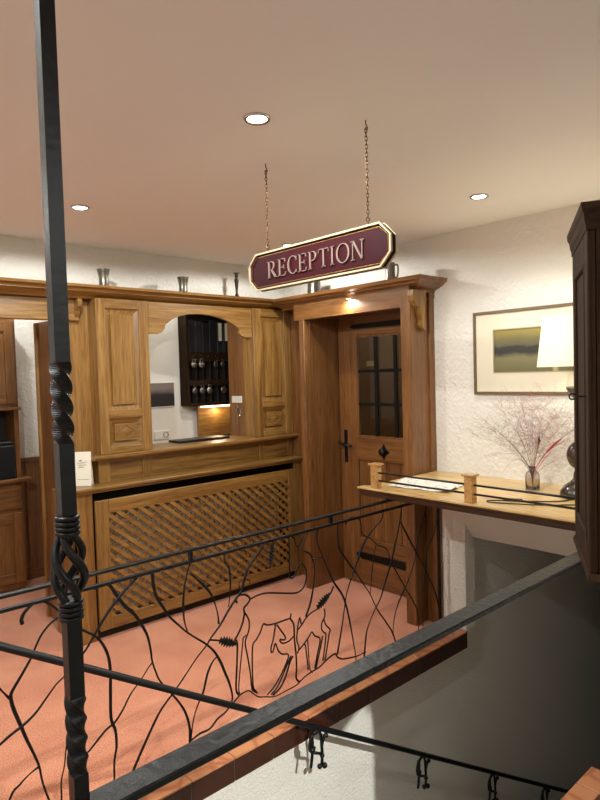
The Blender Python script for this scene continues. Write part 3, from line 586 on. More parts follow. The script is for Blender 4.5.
s_ = obj('star_plate', PR([(2.928+math.cos(math.pi/4*k)*(.058 if k % 2 == 0 else .03), 1.053+math.sin(math.pi/4*k)*(.062 if k % 2 == 0 else .032)) for k in range(8)], 'x', DX-.005, DX, .001), IRON_M, D)
bm = bmesh.new(); sphere(bm, (DX-.022, 2.928, 1.053), .03, .8, 1, 1); obj('door_knob', bm, IRON_M, s_, smooth=True)
obj('notice', B(DX+.03, DX+.031, 3.025, 3.104, 1.692, 1.732), PAPR, D)
# ================================================================== BRANCH RAILING with doe and fawn
RY = 2.19
BR = empty('branch_railing', (1.9, RY, 0), label='wrought iron railing of bare branches with a doe and a fawn along the hall floor', cat='railing')
obj('top_rail', B(-0.25, 3.085, RY-.012, RY+.012, .918, .930, .002), IRON_T, BR)
obj('lower_rail', B(-0.25, 3.085, RY-.007, RY+.007, .868, .882, .002), IRON_M, BR)
obj('bottom_rail', B(-0.25, 3.085, RY-.008, RY+.008, .036, .05, .002), IRON_M, BR)
obj('end_post', B(3.085, 3.101, RY-.008, RY+.008, .0, .931, .002), IRON_M, BR)
for x in (-.2, 1.34, 2.17, 2.95):
    obj('spacer', B(x-.008, x+.008, RY-.007, RY+.007, .882, .915), IRON_M, BR)
for x in (-.2, 1.34, 2.17, 2.95):
    obj('foot', B(x-.008, x+.008, RY-.008, RY+.008, .0, .036), IRON_M, BR)
def leaf_mesh(a, b, hw, y, side=7):
    """a lobed, serrated iron leaf from a to b with a ribbed surface"""
    a, b = Vector((a[0], 0, a[1])), Vector((b[0], 0, b[1])); d = b-a; n = Vector((-d.z, 0, d.x)).normalized()
    bm = bmesh.new(); prev = None
    L_, R_, C_ = [], [], []
    m_ = side*2
    for i in range(m_+1):
        t = i/m_; w_ = hw*math.sin(math.pi*min(1, .12+t*.88))**.7*(1.0 if i % 2 else .34)
        if i == m_: w_ = .0005
        c = a+d*t
        C_.append(bm.verts.new((c.x, y-.006, c.z))); l = c+n*w_-d*(.04 if i % 2 else 0); r = c-n*w_-d*(.04 if i % 2 else 0)
        L_.append(bm.verts.new((l.x, y+.002, l.z))); R_.append(bm.verts.new((r.x, y+.002, r.z)))
    back = [bm.verts.new((v.co.x, y+.005, v.co.z)) for v in L_], [bm.verts.new((v.co.x, y+.005, v.co.z)) for v in R_]
    for i in range(m_):
        bm.faces.new((C_[i], C_[i+1], L_[i+1], L_[i])); bm.faces.new((R_[i], R_[i+1], C_[i+1], C_[i]))
        bm.faces.new((L_[i], L_[i+1], back[0][i+1], back[0][i])); bm.faces.new((back[1][i], back[1][i+1], R_[i+1], R_[i]))
        bm.faces.new((back[0][i], back[0][i+1], back[1][i+1], back[1][i]))
    bmesh.ops.recalc_face_normals(bm, faces=bm.faces)
    return bm
doe, fawn = bmesh.new(), bmesh.new(); nb = 0
MORE = [('branch', w_, [(round(x-1.12, 3), z) for x, z in p]) for k, w_, p in IRON if k == 'branch' and min(q[0] for q in p) > .92 and max(q[0] for q in p) < 1.66]
for kind, wd, pts in IRON+MORE:      # MORE: the same branch work going on past the left edge of the picture
    p3 = smooth_path([(x, RY, z) for x, z in pts], 4)
    r0 = wd*.0009
    if kind in ('branch', 'ground'):
        dy = ((nb*37) % 5-2)*.0022; nb += 1
        p3 = [p+Vector((0, dy, 0)) for p in p3]
        f = lambda t, r0=r0, ph=nb: r0*(.78+.22*math.sin(ph*1.7+t*9))*(1-.12*t)
        obj('branch' if kind == 'branch' else 'ground_line', TU(p3, f, 6, flat=.7, ref=(0, 1, 0)), IRON_M, BR, smooth=True)
    elif kind == 'doe': tube(doe, p3, r0*.95, 6, flat=.8, ref=(0, 1, 0))
    elif kind == 'fawn': tube(fawn, p3, r0*.95, 6, flat=.8, ref=(0, 1, 0))
    else:
        hw = {2: .024}.get(len(pts), .02)
        if len(pts) == 3:
            i0 = 1 if kind == 'leaf' and pts[0][0] < 1.45 else 0
            obj('leaf', leaf_mesh(pts[i0], pts[2], .024 if i0 else .02, RY), IRON_M, BR)
            if i0: obj('leaf_stem', TU([(pts[0][0], RY, pts[0][1]), (pts[1][0], RY, pts[1][1])], .004), IRON_M, BR)
        else:
            obj('leaf', leaf_mesh(pts[0], pts[2], .026, RY), IRON_M, BR)
            obj('leaf_stem', TU([(x, RY, z) for x, z in pts[2:]], .004), IRON_T, BR)
obj('doe', doe, IRON_M, BR, smooth=True, label='outline of a standing doe'); obj('fawn', fawn, IRON_M, BR, smooth=True, label='outline of a fawn')

# ================================================================== NEAR RAILING: tall twisted post and flat handrail
NX, NY = .375, .985
NR = empty('newel_railing', (NX, NY, 0), label='black iron floor-to-ceiling post with twisted basket and flat handrail in the foreground', cat='railing')
obj('handrail', B(NX-.03, 2.60, .948, 1.008, .923, .940, .003), IRON_T, NR)
obj('end_flange', B(2.575, 2.60, .94, 1.016, .905, .955, .002), IRON_M, NR)
hw = .0122
def sqring(bm, z, ang, h_):
    return [bm.verts.new((NX+h_*math.sqrt(2)*math.cos(ang+math.pi/4+k*math.pi/2), NY+h_*math.sqrt(2)*math.sin(ang+math.pi/4+k*math.pi/2), z)) for k in range(4)]
def sqbar(z0, z1, tw0=0, twist=0, n=1):
    bm = bmesh.new(); pr = None
    for i in range(n+1):
        t = i/n; r = sqring(bm, z0+(z1-z0)*t, tw0+twist*t, hw)
        if pr:
            for k in range(4): bm.faces.new((pr[k], pr[(k+1) % 4], r[(k+1) % 4], r[k]))
        else: bm.faces.new(list(reversed(r)))
        pr = r
    bm.faces.new(pr); return bm
PO = obj('post', sqbar(1.672, CEIL), IRON_M, NR)
obj('twisted_bar', sqbar(1.540, 1.672, 0, -math.pi*2.0, 48), IRON_M, PO)
obj('plain_bar', sqbar(1.42, 1.540), IRON_M, PO)
def collar(z0, z1, r):
    bm = bmesh.new(); n = 4
    for k in range(n):
        z = z0+(z1-z0)*(k+.5)/n; h = (z1-z0)/n
        lathe(bm, [(r*.86, z-h/2), (r, z-h*.3), (r*1.03, z), (r, z+h*.3), (r*.86, z+h/2)], (NX, NY, 0), 20)
    return bm
obj('collar', collar(1.391, 1.424, .0195), IRON_M, PO, smooth=True); obj('collar', collar(1.252, 1.286, .0195), IRON_M, PO, smooth=True)
for k in range(4):
    pts = []
    for i in range(25):
        t = i/24; a = k*math.pi/2+.4+t*math.pi*1.15
        r = .0075+.0165*math.sin(math.pi*t)**.8; pts.append((NX+r*math.cos(a), NY+r*math.sin(a), 1.398-t*.122))
    obj('basket_bar', TU(pts, lambda t: .0052+.0022*math.sin(math.pi*t), 8), IRON_M, PO, smooth=True)
obj('plain_bar', sqbar(1.125, 1.255), IRON_M, PO)
obj('twisted_bar', sqbar(.995, 1.125, 0, -math.pi*2.0, 48), IRON_M, PO)
obj('plain_bar', sqbar(0, .995), IRON_M, PO)
obj('foot_plate', B(NX-.03, NX+.03, NY-.03, NY+.03, 0, .006), IRON_M, PO)

# ================================================================== STAIR HANDRAIL with scroll brackets
SY = 2.07
def rail_z(x): return .81-(x-.552)*.6115
SH = empty('stair_handrail', (1.8, SY, rail_z(1.8)), label='thin black sloping stair handrail with scroll brackets on the roughcast wall', cat='handrail')
obj('rail', TU([(-.25, SY, rail_z(-.25)), (4.9, SY, rail_z(4.9))], .0135, 10), IRON_M, SH, smooth=True)
def bracket():
    bm = bmesh.new()
    # local: x along wall, z up, y towards wall
    tube(bm, smooth_path([(-.035, 0, -.012), (-.05, 0, -.05), (-.048, 0, -.085), (-.03, 0, -.095), (-.025, 0, -.075)], 4), .0085, 6)
    tube(bm, smooth_path([(-.035, 0, -.012), (-.036, 0, -.09), (-.045, 0, -.145), (-.05, 0, -.165)], 4), .0075, 6)
    tube(bm, smooth_path([(-.03, 0, -.012), (.0, 0, -.002), (.018, 0, -.03), (.024, 0, -.08), (.026, 0, -.14), (.022, 0, -.185)], 4), .0075, 6)
    tube(bm, smooth_path([(.026, 0, -.09), (.04, 0, -.06), (.052, 0, -.045), (.057, 0, -.055)], 4), .007, 6)
    tube(bm, [(-.034, 0, -.1), (.024, 0, -.13)], .007, 6)
    sphere(bm, (.008, 0, -.185), .0125); sphere(bm, (.04, 0, -.195), .014); sphere(bm, (.026, 0, -.14), .012); sphere(bm, (.056, 0, -.055), .011); sphere(bm, (-.04, 0, -.085), .014)
    return bm
proto = None
for x in (1.925, 2.732, 3.47, 4.18):
    loc = Vector((x, SY, rail_z(x)-.008))-base_loc(SH)
    if proto is None:
        proto = obj('scroll_bracket', bracket(), IRON_M, SH, world=False, smooth=True); proto.location = loc
    else: inst(proto, 'scroll_bracket', loc, SH)

# ================================================================== BAR COUNTER on the right
BC = empty('bar_counter', (2.98, 1.6, .9), label='light wooden bar counter top with low gallery rail along the right wall', cat='counter')
obj('countertop', B(2.63, RW, .74, 2.385, .952, .98, .003), TOPY, BC)
obj('front_lip', B(2.588, 2.655, .74, 2.389, .976, .986, .002), TOPY, BC)
bm = bmesh.new(); prism(bm, [(2.594, .976), (2.596, .966), (2.604, .958), (2.606, .946), (2.612, .934), (2.70, .934), (2.70, .952), (2.63, .952), (2.63, .976)], 'y', .74, 2.38)
obj('edge_moulding', bm, DKY, BC)
obj('underboard', B(2.70, RW, .74, 2.20, .935, .952), DOKY, BC)
gp = None
for y in (2.278, 1.667, 1.05):
    p = obj('gallery_post', B(2.606, 2.651, y-.0225, y+.0225, .984, 1.117, .002), TOPX, BC)
    obj('post_cap', B(2.596, 2.661, y-.0325, y+.0325, 1.117, 1.127, .002), TOPX, p)
for z in (1.029, 1.074):
    for a, b in ((2.255, 1.69), (1.645, 1.073)):
        obj('gallery_rod', TU([(2.628, a+.004, z), (2.628, b-.004, z)], .0055, 8), BLAK, BC, smooth=True)
# paper map lying on the counter
bm = bmesh.new(); rows = []
q = [Vector((2.725, 2.275)), Vector((3.0, 2.36)), Vector((3.07, 1.97)), Vector((2.765, 1.89))]
for i in range(13):
    t = i/12; row = []
    for j in range(9):
        s = j/8; p = (q[0].lerp(q[3], t)).lerp(q[1].lerp(q[2], t), s)
        z = .982+.004*math.sin(t*9+s*2)**2 + (.012*max(0, t-.85)/.15 if s < .5 else 0)
        row.append(bm.verts.new((p.x, p.y, z)))
    rows.append(row)
for a, b in zip(rows, rows[1:]):
    for j in range(8): bm.faces.new((a[j], a[j+1], b[j+1], b[j]))
g = bmesh.ops.extrude_face_region(bm, geom=list(bm.faces)); bmesh.ops.translate(bm, verts=[v for v in g['geom'] if isinstance(v, bmesh.types.BMVert)], vec=(0, 0, .0012))
bmesh.ops.recalc_face_normals(bm, faces=bm.faces)
mp_m, nt, p_ = nmat('printed_map'); N = nt.nodes; L = nt.links
tc = N.new('ShaderNodeTexCoord'); vo = N.new('ShaderNodeTexVoronoi'); vo.feature = 'DISTANCE_TO_EDGE'; vo.inputs['Scale'].default_value = 16
L.new(tc.outputs['Object'], vo.inputs['Vector']); rp = N.new('ShaderNodeValToRGB'); rp.color_ramp.elements[0].position = .015; rp.color_ramp.elements[1].position = .04
rp.color_ramp.elements[0].color = srgb(160, 156, 146); rp.color_ramp.elements[1].color = srgb(236, 232, 222)
L.new(vo.outputs['Distance'], rp.inputs['Fac']); L.new(rp.outputs[0], p_.inputs['Base Color']); p_.inputs['Roughness'].default_value = .6
tag(obj('paper_sheet', bm, mp_m), 'large white printed sheet lying on the bar counter behind the gallery rail', 'paper')

# vase with dried grasses
VX, VY = 3.13, 1.60
VS = obj('glass_vase', bmesh.new(), VGLA); VS.location = (VX, VY, .98)
bm = bmesh.new(); seg = 28
prof = [(.030, 0), (.036, .004), (.037, .06), (.036, .085), (.031, .098), (.020, .106), (.0155, .112), (.0155, .128), (.018, .131)]
rings = []
for r, z in prof:
    rings.append([bm.verts.new(((r+(.0012 if (k % 2 and z < .09) else 0))*math.cos(2*math.pi*k/seg), (r+(.0012 if (k % 2 and z < .09) else 0))*math.sin(2*math.pi*k/seg), z)) for k in range(seg)])
for r, z in [(.016, .131), (.0125, .112), (.017, .105), (.027, .096), (.032, .084), (.033, .008)]:
    rings.append([bm.verts.new((r*math.cos(2*math.pi*k/seg), r*math.sin(2*math.pi*k/seg), z)) for k in range(seg)])
for a, b in zip(rings, rings[1:]):
    for k in range(seg): bm.faces.new((a[k], a[(k+1) % seg], b[(k+1) % seg], b[k]))
bm.faces.new(list(reversed(rings[0]))); bm.faces.new(rings[-1]); bm.to_mesh(VS.data); bm.free()
for p in VS.data.polygons: p.use_smooth = True
tag(VS, 'small smoky ribbed glass bottle vase on the bar counter', 'vase')
GR1 = plain('dried_grass', srgb(120, 90, 74), .8, var=.25, bscale=30); GR2 = plain('dried_pink_grass', srgb(160, 92, 86), .8, var=.2, bscale=30)
GR3 = plain('dark_dry_stem', srgb(92, 62, 48), .8, var=.2, bscale=30); GR4 = plain('red_dried_spike', srgb(190, 44, 56), .8, var=.2, bscale=60)
DG = empty('dried_grass_bouquet', (VX, VY, .995), label='airy bouquet of dried pink and tan grasses with a red spike in the glass vase', cat='dried flowers')
rnd = random.Random(5)
VU = Vector((.741, -.671, 0))     # spread mostly along the wall view
def stem_path(lean, h, az, droop=.0):
    d = Vector((math.cos(az), math.sin(az), 0)); pts = []
    for i in range(9):
        t = i/8; s = max(0, t-.18)/.82
        o_ = d*(.006*t + lean*s**1.35); z = h*(t-droop*max(0, t-.4)**2*2.2)
        pts.append(Vector((VX, VY, .99))+o_+Vector((0, 0, z)))
    return pts
base_az = math.atan2(-.9, .35)
specs = [(-.24, .42), (-.17, .5), (-.11, .53), (-.05, .56), (.0, .52), (.06, .55), (.10, .50), (.16, .46), (.2, .40), (.25, .30), (-.2, .33), (.04, .4), (-.08, .38), (.13, .34), (-.27, .36)]
for n_, (lean, h) in enumerate(specs):
    az = base_az + rnd.uniform(-.5, .5)
    if lean < 0: az += math.pi
    lean = abs(lean)*(1.05 if lean < 0 else 1.4)
    pts = stem_path(lean, h*1.02, az, .12+rnd.random()*.2)
    pl = obj('grass_stem', TU(smooth_path(pts, 2), lambda t: .0011*(1.1-.7*t), 4), GR2 if n_ % 3 else GR1, DG)
    bm = bmesh.new()
    for k in range(46):
        t = .38+.62*rnd.random(); i = min(7, int(t*8)); b0 = pts[i].lerp(pts[i+1], t*8-i)
        L_ = (.05+.12*(1-abs(t-.6)))*rnd.uniform(.5, 1.2)
        dv = (Vector((rnd.uniform(-1, 1), rnd.uniform(-1, 1), rnd.uniform(.0, 1.1)))).normalized()
        if b0.x > 3.25: dv.x = -abs(dv.x)
        e = b0+dv*L_*.55; e2 = e+(dv+Vector((0, 0, -.35))).normalized()*L_*.45
        tube(bm, [b0, e, e2], lambda q: .00036*(1.05-.6*q), 3, cap=False)
        for u in range(3):
            f0 = b0.lerp(e2, .4+.2*u); dd = (dv+Vector((rnd.uniform(-1, 1), rnd.uniform(-1, 1), rnd.uniform(-.5, .7)))).normalized()
            tube(bm, [f0, f0+dd*L_*.35], lambda q: .0003*(1.05-.5*q), 3, cap=False)
    o_ = obj('grass_plume', bm, GR2 if n_ % 2 else GR1, DG); o_['kind'] = 'stuff'
pts = stem_path(.15, .30, base_az+math.pi+.3, .9); obj('dark_stem', TU(smooth_path(pts, 3), lambda t: .0022*(1.15-t), 5), GR3, DG)
pts = stem_path(.25, .40, base_az+math.pi, .08); obj('dark_stem', TU(smooth_path(pts, 3), lambda t: .0028*(1.15-t), 5), GR3, DG)
pts = stem_path(.03, .26, base_az); obj('dark_stem', TU(pts, .002, 5), GR3, DG)
bm = bmesh.new(); tube(bm, [pts[-2], pts[-1], pts[-1]+Vector((0, 0, .03))], lambda t: .006*math.sin(.3+2.5*t), 8); obj('cattail', bm, GR3, DG)
pts = stem_path(.14, .31, base_az, .15); obj('red_stem', TU(smooth_path(pts, 2), .0017, 5), GR4, DG)
bm = bmesh.new(); tube(bm, pts[5:], lambda t: .0065*math.sin(.25+2.6*t), 8)
obj('red_spike', bm, GR4, DG)
pts = stem_path(.09, .22, base_az, .1); obj('red_stem', TU(smooth_path(pts, 2), .0017, 5), GR4, DG)

# table lamp
LX, LY = 3.10, 1.335
LP = empty('table_lamp', (LX, LY, .98), label='table lamp with glowing cream shade and dark rounded base on the bar counter', cat='lamp')
CER = plain('dark_ceramic', srgb(52, 40, 32), .25, var=.3, bscale=25, coat=.4)
bm = bmesh.new(); lathe(bm, [(.0, 0), (.088, .0), (.094, .012), (.09, .035), (.07, .06), (.045, .08), (.03, .095), (.026, .13)], (LX, LY, .98), 28, cap=False); obj('base', bm, CER, LP, smooth=True)
bm = bmesh.new(); sphere(bm, (LX, LY, 1.195), .060, 1, 1, 1.2, 24, 14); obj('ball', bm, CER, LP, smooth=True)
bm = bmesh.new(); lathe(bm, [(.026, .12), (.022, .14), (.024, .16)], (LX, LY, .98), 20); lathe(bm, [(.022, .27), (.014, .30), (.013, .48), (.022, .50), (.055, .545), (.06, .56), (.055, .562), (.013, .52), (.013, .72), (.018, .73)], (LX, LY, .98), 20); obj('neck', bm, PEWT, LP, smooth=True)
SHD, nt, p_ = nmat('fabric_shade'); p_.inputs['Base Color'].default_value = srgb(248, 244, 232); p_.inputs['Roughness'].default_value = .9
N = nt.nodes; L = nt.links; tr = N.new('ShaderNodeBsdfTranslucent'); tr.inputs[0].default_value = srgb(248, 242, 226); mxs = N.new('ShaderNodeMixShader'); mxs.inputs[0].default_value = .55
L.new(p_.outputs[0], mxs.inputs[1]); L.new(tr.outputs[0], mxs.inputs[2]); L.new(mxs.outputs[0], N['Material Output'].inputs[0])
bm = bmesh.new(); lathe(bm, [(.195, 1.645), (.165, 1.895)], (LX, LY, 0), 48, cap=False); lathe(bm, [(.163, 1.895), (.193, 1.645)], (LX, LY, 0), 48, cap=False); obj('shade', bm, SHD, LP, smooth=True)
bm = bmesh.new()
for a in range(3):
    an = a*2.094; tube(bm, [(LX, LY, 1.86), (LX+.165*math.cos(an), LY+.165*math.sin(an), 1.885)], .002, 6)
tube(bm, [(LX, LY, 1.70), (LX, LY, 1.865)], .006, 8); obj('shade_carrier', bm, BRASS, LP)
bm = bmesh.new(); sphere(bm, (LX, LY, 1.77), .03, 1, 1, 1.3); obj('bulb', bm, emit('bulb_glow', (1, .8, .5, 1), 10), LP, smooth=True)
ld = bpy.data.lights.new('lamp_bulb_light', 'POINT'); ld.energy = 5.5; ld.color = (1, .92, .74); ld.shadow_soft_size = .045
lo = bpy.data.objects.new('lamp_bulb_light', ld); COL.objects.link(lo); lo.parent = LP; lo.location = (0, 0, .79)
bm = bmesh.new(); cz = .984
tube(bm, smooth_path([(LX-.09, LY, cz), (2.93, 1.36, cz), (2.86, 1.44, cz), (2.80, 1.50, cz+.004)], 4), .003, 6); tube(bm, smooth_path([(2.80, 1.55, cz), (2.76, 1.60, cz), (2.72, 1.63, cz), (2.70, 1.60, cz), (2.74, 1.5, cz), (2.80, 1.38, cz), (2.9, 1.27, cz)], 4), .003, 6)
obj('cord', bm, BLAK, LP, smooth=True)
obj('cord_switch', PR([(2.775, 1.575), (2.79, 1.585), (2.83, 1.50), (2.815, 1.49)], 'z', .981, .995, .003), BLAK, LP)

# framed landscape on the right wall
PF = empty('framed_picture', (3.36, 1.63, 1.49), label='wide framed lake landscape with cream mat on the right wall behind the lamp', cat='picture')
py0, py1, pz0, pz1 = 1.17, 2.086, 1.489, 1.992
fw = .017
obj('frame_rail', B(3.347, RW, py0, py1, pz0, pz0+fw, .002), FRAM, PF); obj('frame_rail', B(3.347, RW, py0, py1, pz1-fw, pz1, .002), FRAM, PF)
obj('frame_stile', B(3.347, RW, py0, py0+fw, pz0+fw, pz1-fw, .002), FRAM, PF); obj('frame_stile', B(3.347, RW, py1-fw, py1, pz0+fw, pz1-fw, .002), FRAM, PF)
bm = bmesh.new(); a0, a1, b0, b1 = 1.305, 1.95, 1.622, 1.874
for y0, y1, z0, z1 in ((py0+fw, py1-fw, pz0+fw, b0), (py0+fw, py1-fw, b1, pz1-fw), (py0+fw, a0, b0, b1), (a1, py1-fw, b0, b1)): box(bm, 3.357, 3.361, y0, y1, z0, z1)
obj('mat_board', bm, MATB, PF)
bm = bmesh.new()
for y0, y1, z0, z1 in ((a0-.006, a1+.006, b0-.006, b0), (a0-.006, a1+.006, b1, b1+.006), (a0-.006, a0, b0, b1), (a1, a1+.006, b0, b1)): box(bm, 3.3555, 3.358, y0, y1, z0, z1)
obj('mat_bevel', bm, CREAM, PF)
pm, nt, p_ = nmat('landscape_print'); N = nt.nodes; L = nt.links
tc = N.new('ShaderNodeTexCoord'); sp = N.new('ShaderNodeSeparateXYZ'); L.new(tc.outputs['Generated'], sp.inputs[0])
no = N.new('ShaderNodeTexNoise'); no.inputs['Scale'].default_value = 7; no.inputs['Detail'].default_value = 6; L.new(tc.outputs['Generated'], no.inputs['Vector'])
ma = N.new('ShaderNodeMath'); ma.operation = 'MULTIPLY_ADD'; ma.inputs[1].default_value = .16; L.new(no.outputs['Fac'], ma.inputs[0]); L.new(sp.outputs['Z'], ma.inputs[2])
rp = N.new('ShaderNodeValToRGB'); el = rp.color_ramp.elements; el[0].position = 0; el[0].color = srgb(122, 112, 58); el[1].position = 1; el[1].color = srgb(168, 148, 62)
for pos, c in ((.22, (112, 106, 70)), (.42, (126, 120, 84)), (.50, (88, 86, 64)), (.54, (46, 46, 40)), (.66, (50, 50, 42)), (.70, (92, 88, 66)), (.80, (112, 104, 68)), (.92, (140, 126, 66))):
    e = el.new(pos); e.color = srgb(*c)
el[0].color = srgb(96, 90, 54); el[len(el)-1].color = srgb(150, 134, 64)
L.new(ma.outputs[0], rp.inputs['Fac']); p_.inputs['Roughness'].default_value = .5
# pale streak of light printed on the water
dy = N.new('ShaderNodeMath'); dy.operation = 'SUBTRACT'; dy.inputs[1].default_value = .42; L.new(sp.outputs['Y'], dy.inputs[0])
ab = N.new('ShaderNodeMath'); ab.operation = 'ABSOLUTE'; L.new(dy.outputs[0], ab.inputs[0])
mr_ = N.new('ShaderNodeMapRange'); mr_.inputs['From Min'].default_value = .035; mr_.inputs['From Max'].default_value = .005; L.new(ab.outputs[0], mr_.inputs['Value'])
mz = N.new('ShaderNodeMapRange'); mz.inputs['From Min'].default_value = .52; mz.inputs['From Max'].default_value = .44; L.new(sp.outputs['Z'], mz.inputs['Value'])
n3 = N.new('ShaderNodeTexNoise'); n3.inputs['Scale'].default_value = 40; L.new(tc.outputs['Generated'], n3.inputs['Vector'])
m1 = N.new('ShaderNodeMath'); m1.operation = 'MULTIPLY'; L.new(mr_.outputs[0], m1.inputs[0]); L.new(mz.outputs[0], m1.inputs[1])
m2 = N.new('ShaderNodeMath'); m2.operation = 'MULTIPLY'; L.new(m1.outputs[0], m2.inputs[0]); L.new(n3.outputs['Fac'], m2.inputs[1])
mxp = N.new('ShaderNodeMix'); mxp.data_type = 'RGBA'; mxp.inputs['B'].default_value = srgb(226, 214, 160); L.new(m2.outputs[0], mxp.inputs['Factor']); L.new(rp.outputs[0], mxp.inputs['A']); L.new(mxp.outputs['Result'], p_.inputs['Base Color'])
obj('print', B(3.362, 3.366, a0-.01, a1+.01, b0-.01, b1+.01), pm, PF)

# hanging cabinet on the right
CBN = empty('hanging_cabinet', (1.6065, .667, 1.10), math.atan2(.479, .878), label='dark wooden hanging cabinet with moulded crown at the right edge', cat='cabinet')
W_, Dp, H_ = .40, .345, .895          # local: +x along the front, front at y=0, body behind (-y), z from base
def cpart(name, x0, x1, y0, y1, z0, z1, mat=CBZ, bev=.003, parent=None, label=None):
    return obj(name, B(x0, x1, y0, y1, z0, z1, bev), mat, parent or CBN, world=False, label=label)
cpart('body', .0, W_, -Dp, -.022, .0, H_)
dr = cpart('door', .004, W_-.004, -.014, -.006, .02, H_-.02)
for a, b, c, d in ((.004, .07, .0, H_), (W_-.07, W_-.004, .0, H_), (.07, W_-.07, .0, .085), (.07, W_-.07, H_-.085, H_)): cpart('door_frame', a, b, -.022, .0, c, d, parent=dr)
bm = bmesh.new()
pth = [(.07, .085), (W_-.07, .085), (W_-.07, H_-.085), (.07, H_-.085)]
for (xa, za), (xb, zb) in zip(pth, pth[1:]+pth[:1]): tube(bm, [(xa, -.004, za), (xb, -.004, zb)], .007, 8)
obj('panel_moulding', bm, CBZ, dr, world=False)
bm = bmesh.new(); tube(bm, [(.045, 0, .462), (.045, .026, .462)], .0028, 6)
tube(bm, [(.045, .034+.008*math.cos(a*.5236), .462+.008*math.sin(a*.5236)) for a in range(13)], .0022, 6); obj('key', bm, IRON_M, dr, world=False)
def crown(prof, name, mat=CBX):
    bm = bmesh.new(); sweep(bm, [(W_, -Dp), (W_, 0), (0, 0), (0, -Dp)][::-1], [(-o_, z) for o_, z in prof]); return obj(name, bm, mat, CBN, world=False)
crown([(-.02, H_-.006), (.002, H_-.006), (.003, H_+.008), (.006, H_+.018), (.008, H_+.036), (.013, H_+.046), (.014, H_+.062), (-.02, H_+.062)], 'crown_moulding')
crown([(-.02, -.022), (.004, -.022), (.006, -.014), (.004, -.006), (.001, .0), (-.02, .0)], 'base_moulding')
cpart('top_board', .01, W_-.01, -Dp, -.01, H_+.03, H_+.055, CBX); cpart('bottom_board', .01, W_-.01, -Dp, -.01, -.018, .0, CBX)
# ================================================================== HANGING SIGN
SX = 1.642
SG = empty('reception_sign', (SX, 1.70, 2.0), label='maroon hanging sign reading RECEPTION with cream border', cat='sign')
sy0, sy1, sz0, sz1, ch = 1.318, 2.098, 2.0, 2.155, .048
def octo(i): return [(sy0+i, sz0+ch), (sy0+ch*1.0+i*.41, sz0+i), (sy1-ch-i*.41, sz0+i), (sy1-i, sz0+ch), (sy1-i, sz1-ch), (sy1-ch-i*.41, sz1-i), (sy0+ch+i*.41, sz1-i), (sy0+i, sz1-ch)]
obj('board', PR(octo(.004), 'x', SX-.012, SX+.012), MAROON, SG)
def octring(i0, i1, xa, xb):
    bm = bmesh.new(); o0, o1 = octo(i0), octo(i1); n = 8; V = []
    for x in (xa, xb): V.append(([bm.verts.new((x, *p)) for p in o0], [bm.verts.new((x, *p)) for p in o1]))
    for k in range(n):
        j = (k+1) % n
        for (a, b) in ((V[0][0], V[0][1]), (V[1][1], V[1][0]), (V[0][1], V[1][1]), (V[1][0], V[0][0])): bm.faces.new((a[k], a[j], b[j], b[k]))
    bmesh.ops.recalc_face_normals(bm, faces=bm.faces); return bm
obj('border', octring(0, .0065, SX-.019, SX-.010), CREAM, SG); obj('border', octring(0, .0065, SX+.010, SX+.019), CREAM, SG)
obj('pinstripe', octring(.014, .0165, SX-.0128, SX-.0115), BRASS, SG)
# serif letters, one piece each
def band(bm, cx, cz, rx, ry, a0, a1, tk, tn, n=18):
    out = []
    for i in range(n+1):
        a = math.radians(a0+(a1-a0)*i/n); w_ = tn+(tk-tn)*abs(math.cos(a))
        out.append(((cx+rx*math.cos(a), cz+ry*math.sin(a)), (cx+(rx-w_)*math.cos(a), cz+(ry-w_*.55-tn*.3)*math.sin(a))))
    return out
def letter(ch_):
    polys = []
    R_ = lambda x0, x1, z0, z1: polys.append([(x0, z0), (x1, z0), (x1, z1), (x0, z1)])
    st_, sf, tn = .11, .042, .042
    def stem(x, serifT=True, serifB=True, w=st_):
        R_(x, x+w, 0, 1)
        if serifB: R_(x-.08, x+w+.08, 0, sf)
        if serifT: R_(x-.08, x+w+.08, 1-sf, 1)
    def arcband(*a, **k):
        o_ = band(None, *a, **k)
        for p, q in zip(o_, o_[1:]): polys.append([p[0], q[0], q[1], p[1]])
    if ch_ in 'RP':
        stem(.08); arcband(.30, .73, .33, .27, -90, 90, .115, tn); R_(.2, .31, 1-tn, 1); R_(.2, .31, .46, .46+tn)
        if ch_ == 'R': polys.append([(.27, .49), (.42, .49), (.80, .0), (.63, .0)]); R_(.62, .9, 0, sf*.8); return polys, .84
        return polys, .68
    if ch_ == 'E':
        stem(.08, True, True); R_(.1, .62, 0, tn); R_(.1, .58, 1-tn, 1); R_(.2, .48, .48, .48+tn)
        polys.append([(.56, 0), (.62, 0), (.66, .22), (.63, .22)]); polys.append([(.54, 1), (.58, 1), (.62, .8), (.58, .8)]); R_(.45, .49, .40, .62); return polys, .70
    if ch_ == 'C':
        arcband(.46, .5, .44, .52, 48, 312, .115, tn, n=28); R_(.72, .76, .72, .95); R_(.72, .76, .06, .22); return polys, .82
    if ch_ == 'T':
        R_(.32, .32+st_, 0, 1); R_(.23, .54, 0, sf); R_(.02, .76, 1-tn, 1)
        polys.append([(.02, 1), (.06, 1), (.04, .78), (.0, .78)]); polys.append([(.72, 1), (.76, 1), (.78, .78), (.74, .78)]); return polys, .78
    if ch_ == 'I': stem(.09); return polys, .31
    if ch_ == 'O': arcband(.48, .5, .47, .52, 0, 360, .12, tn, n=36); return polys, .96
    if ch_ == 'N':
        R_(.08, .14, 0, 1); R_(.70, .76, 0, 1); polys.append([(.05, 1), (.20, 1), (.76, .0), (.66, .0)]); R_(-.01, .24, 0, sf); R_(-.02, .14, 1-sf, 1); R_(.6, .86, 1-sf, 1); return polys, .86
word = 'RECEPTION'; adv = sum(letter(c)[1] for c in word)+.10*8
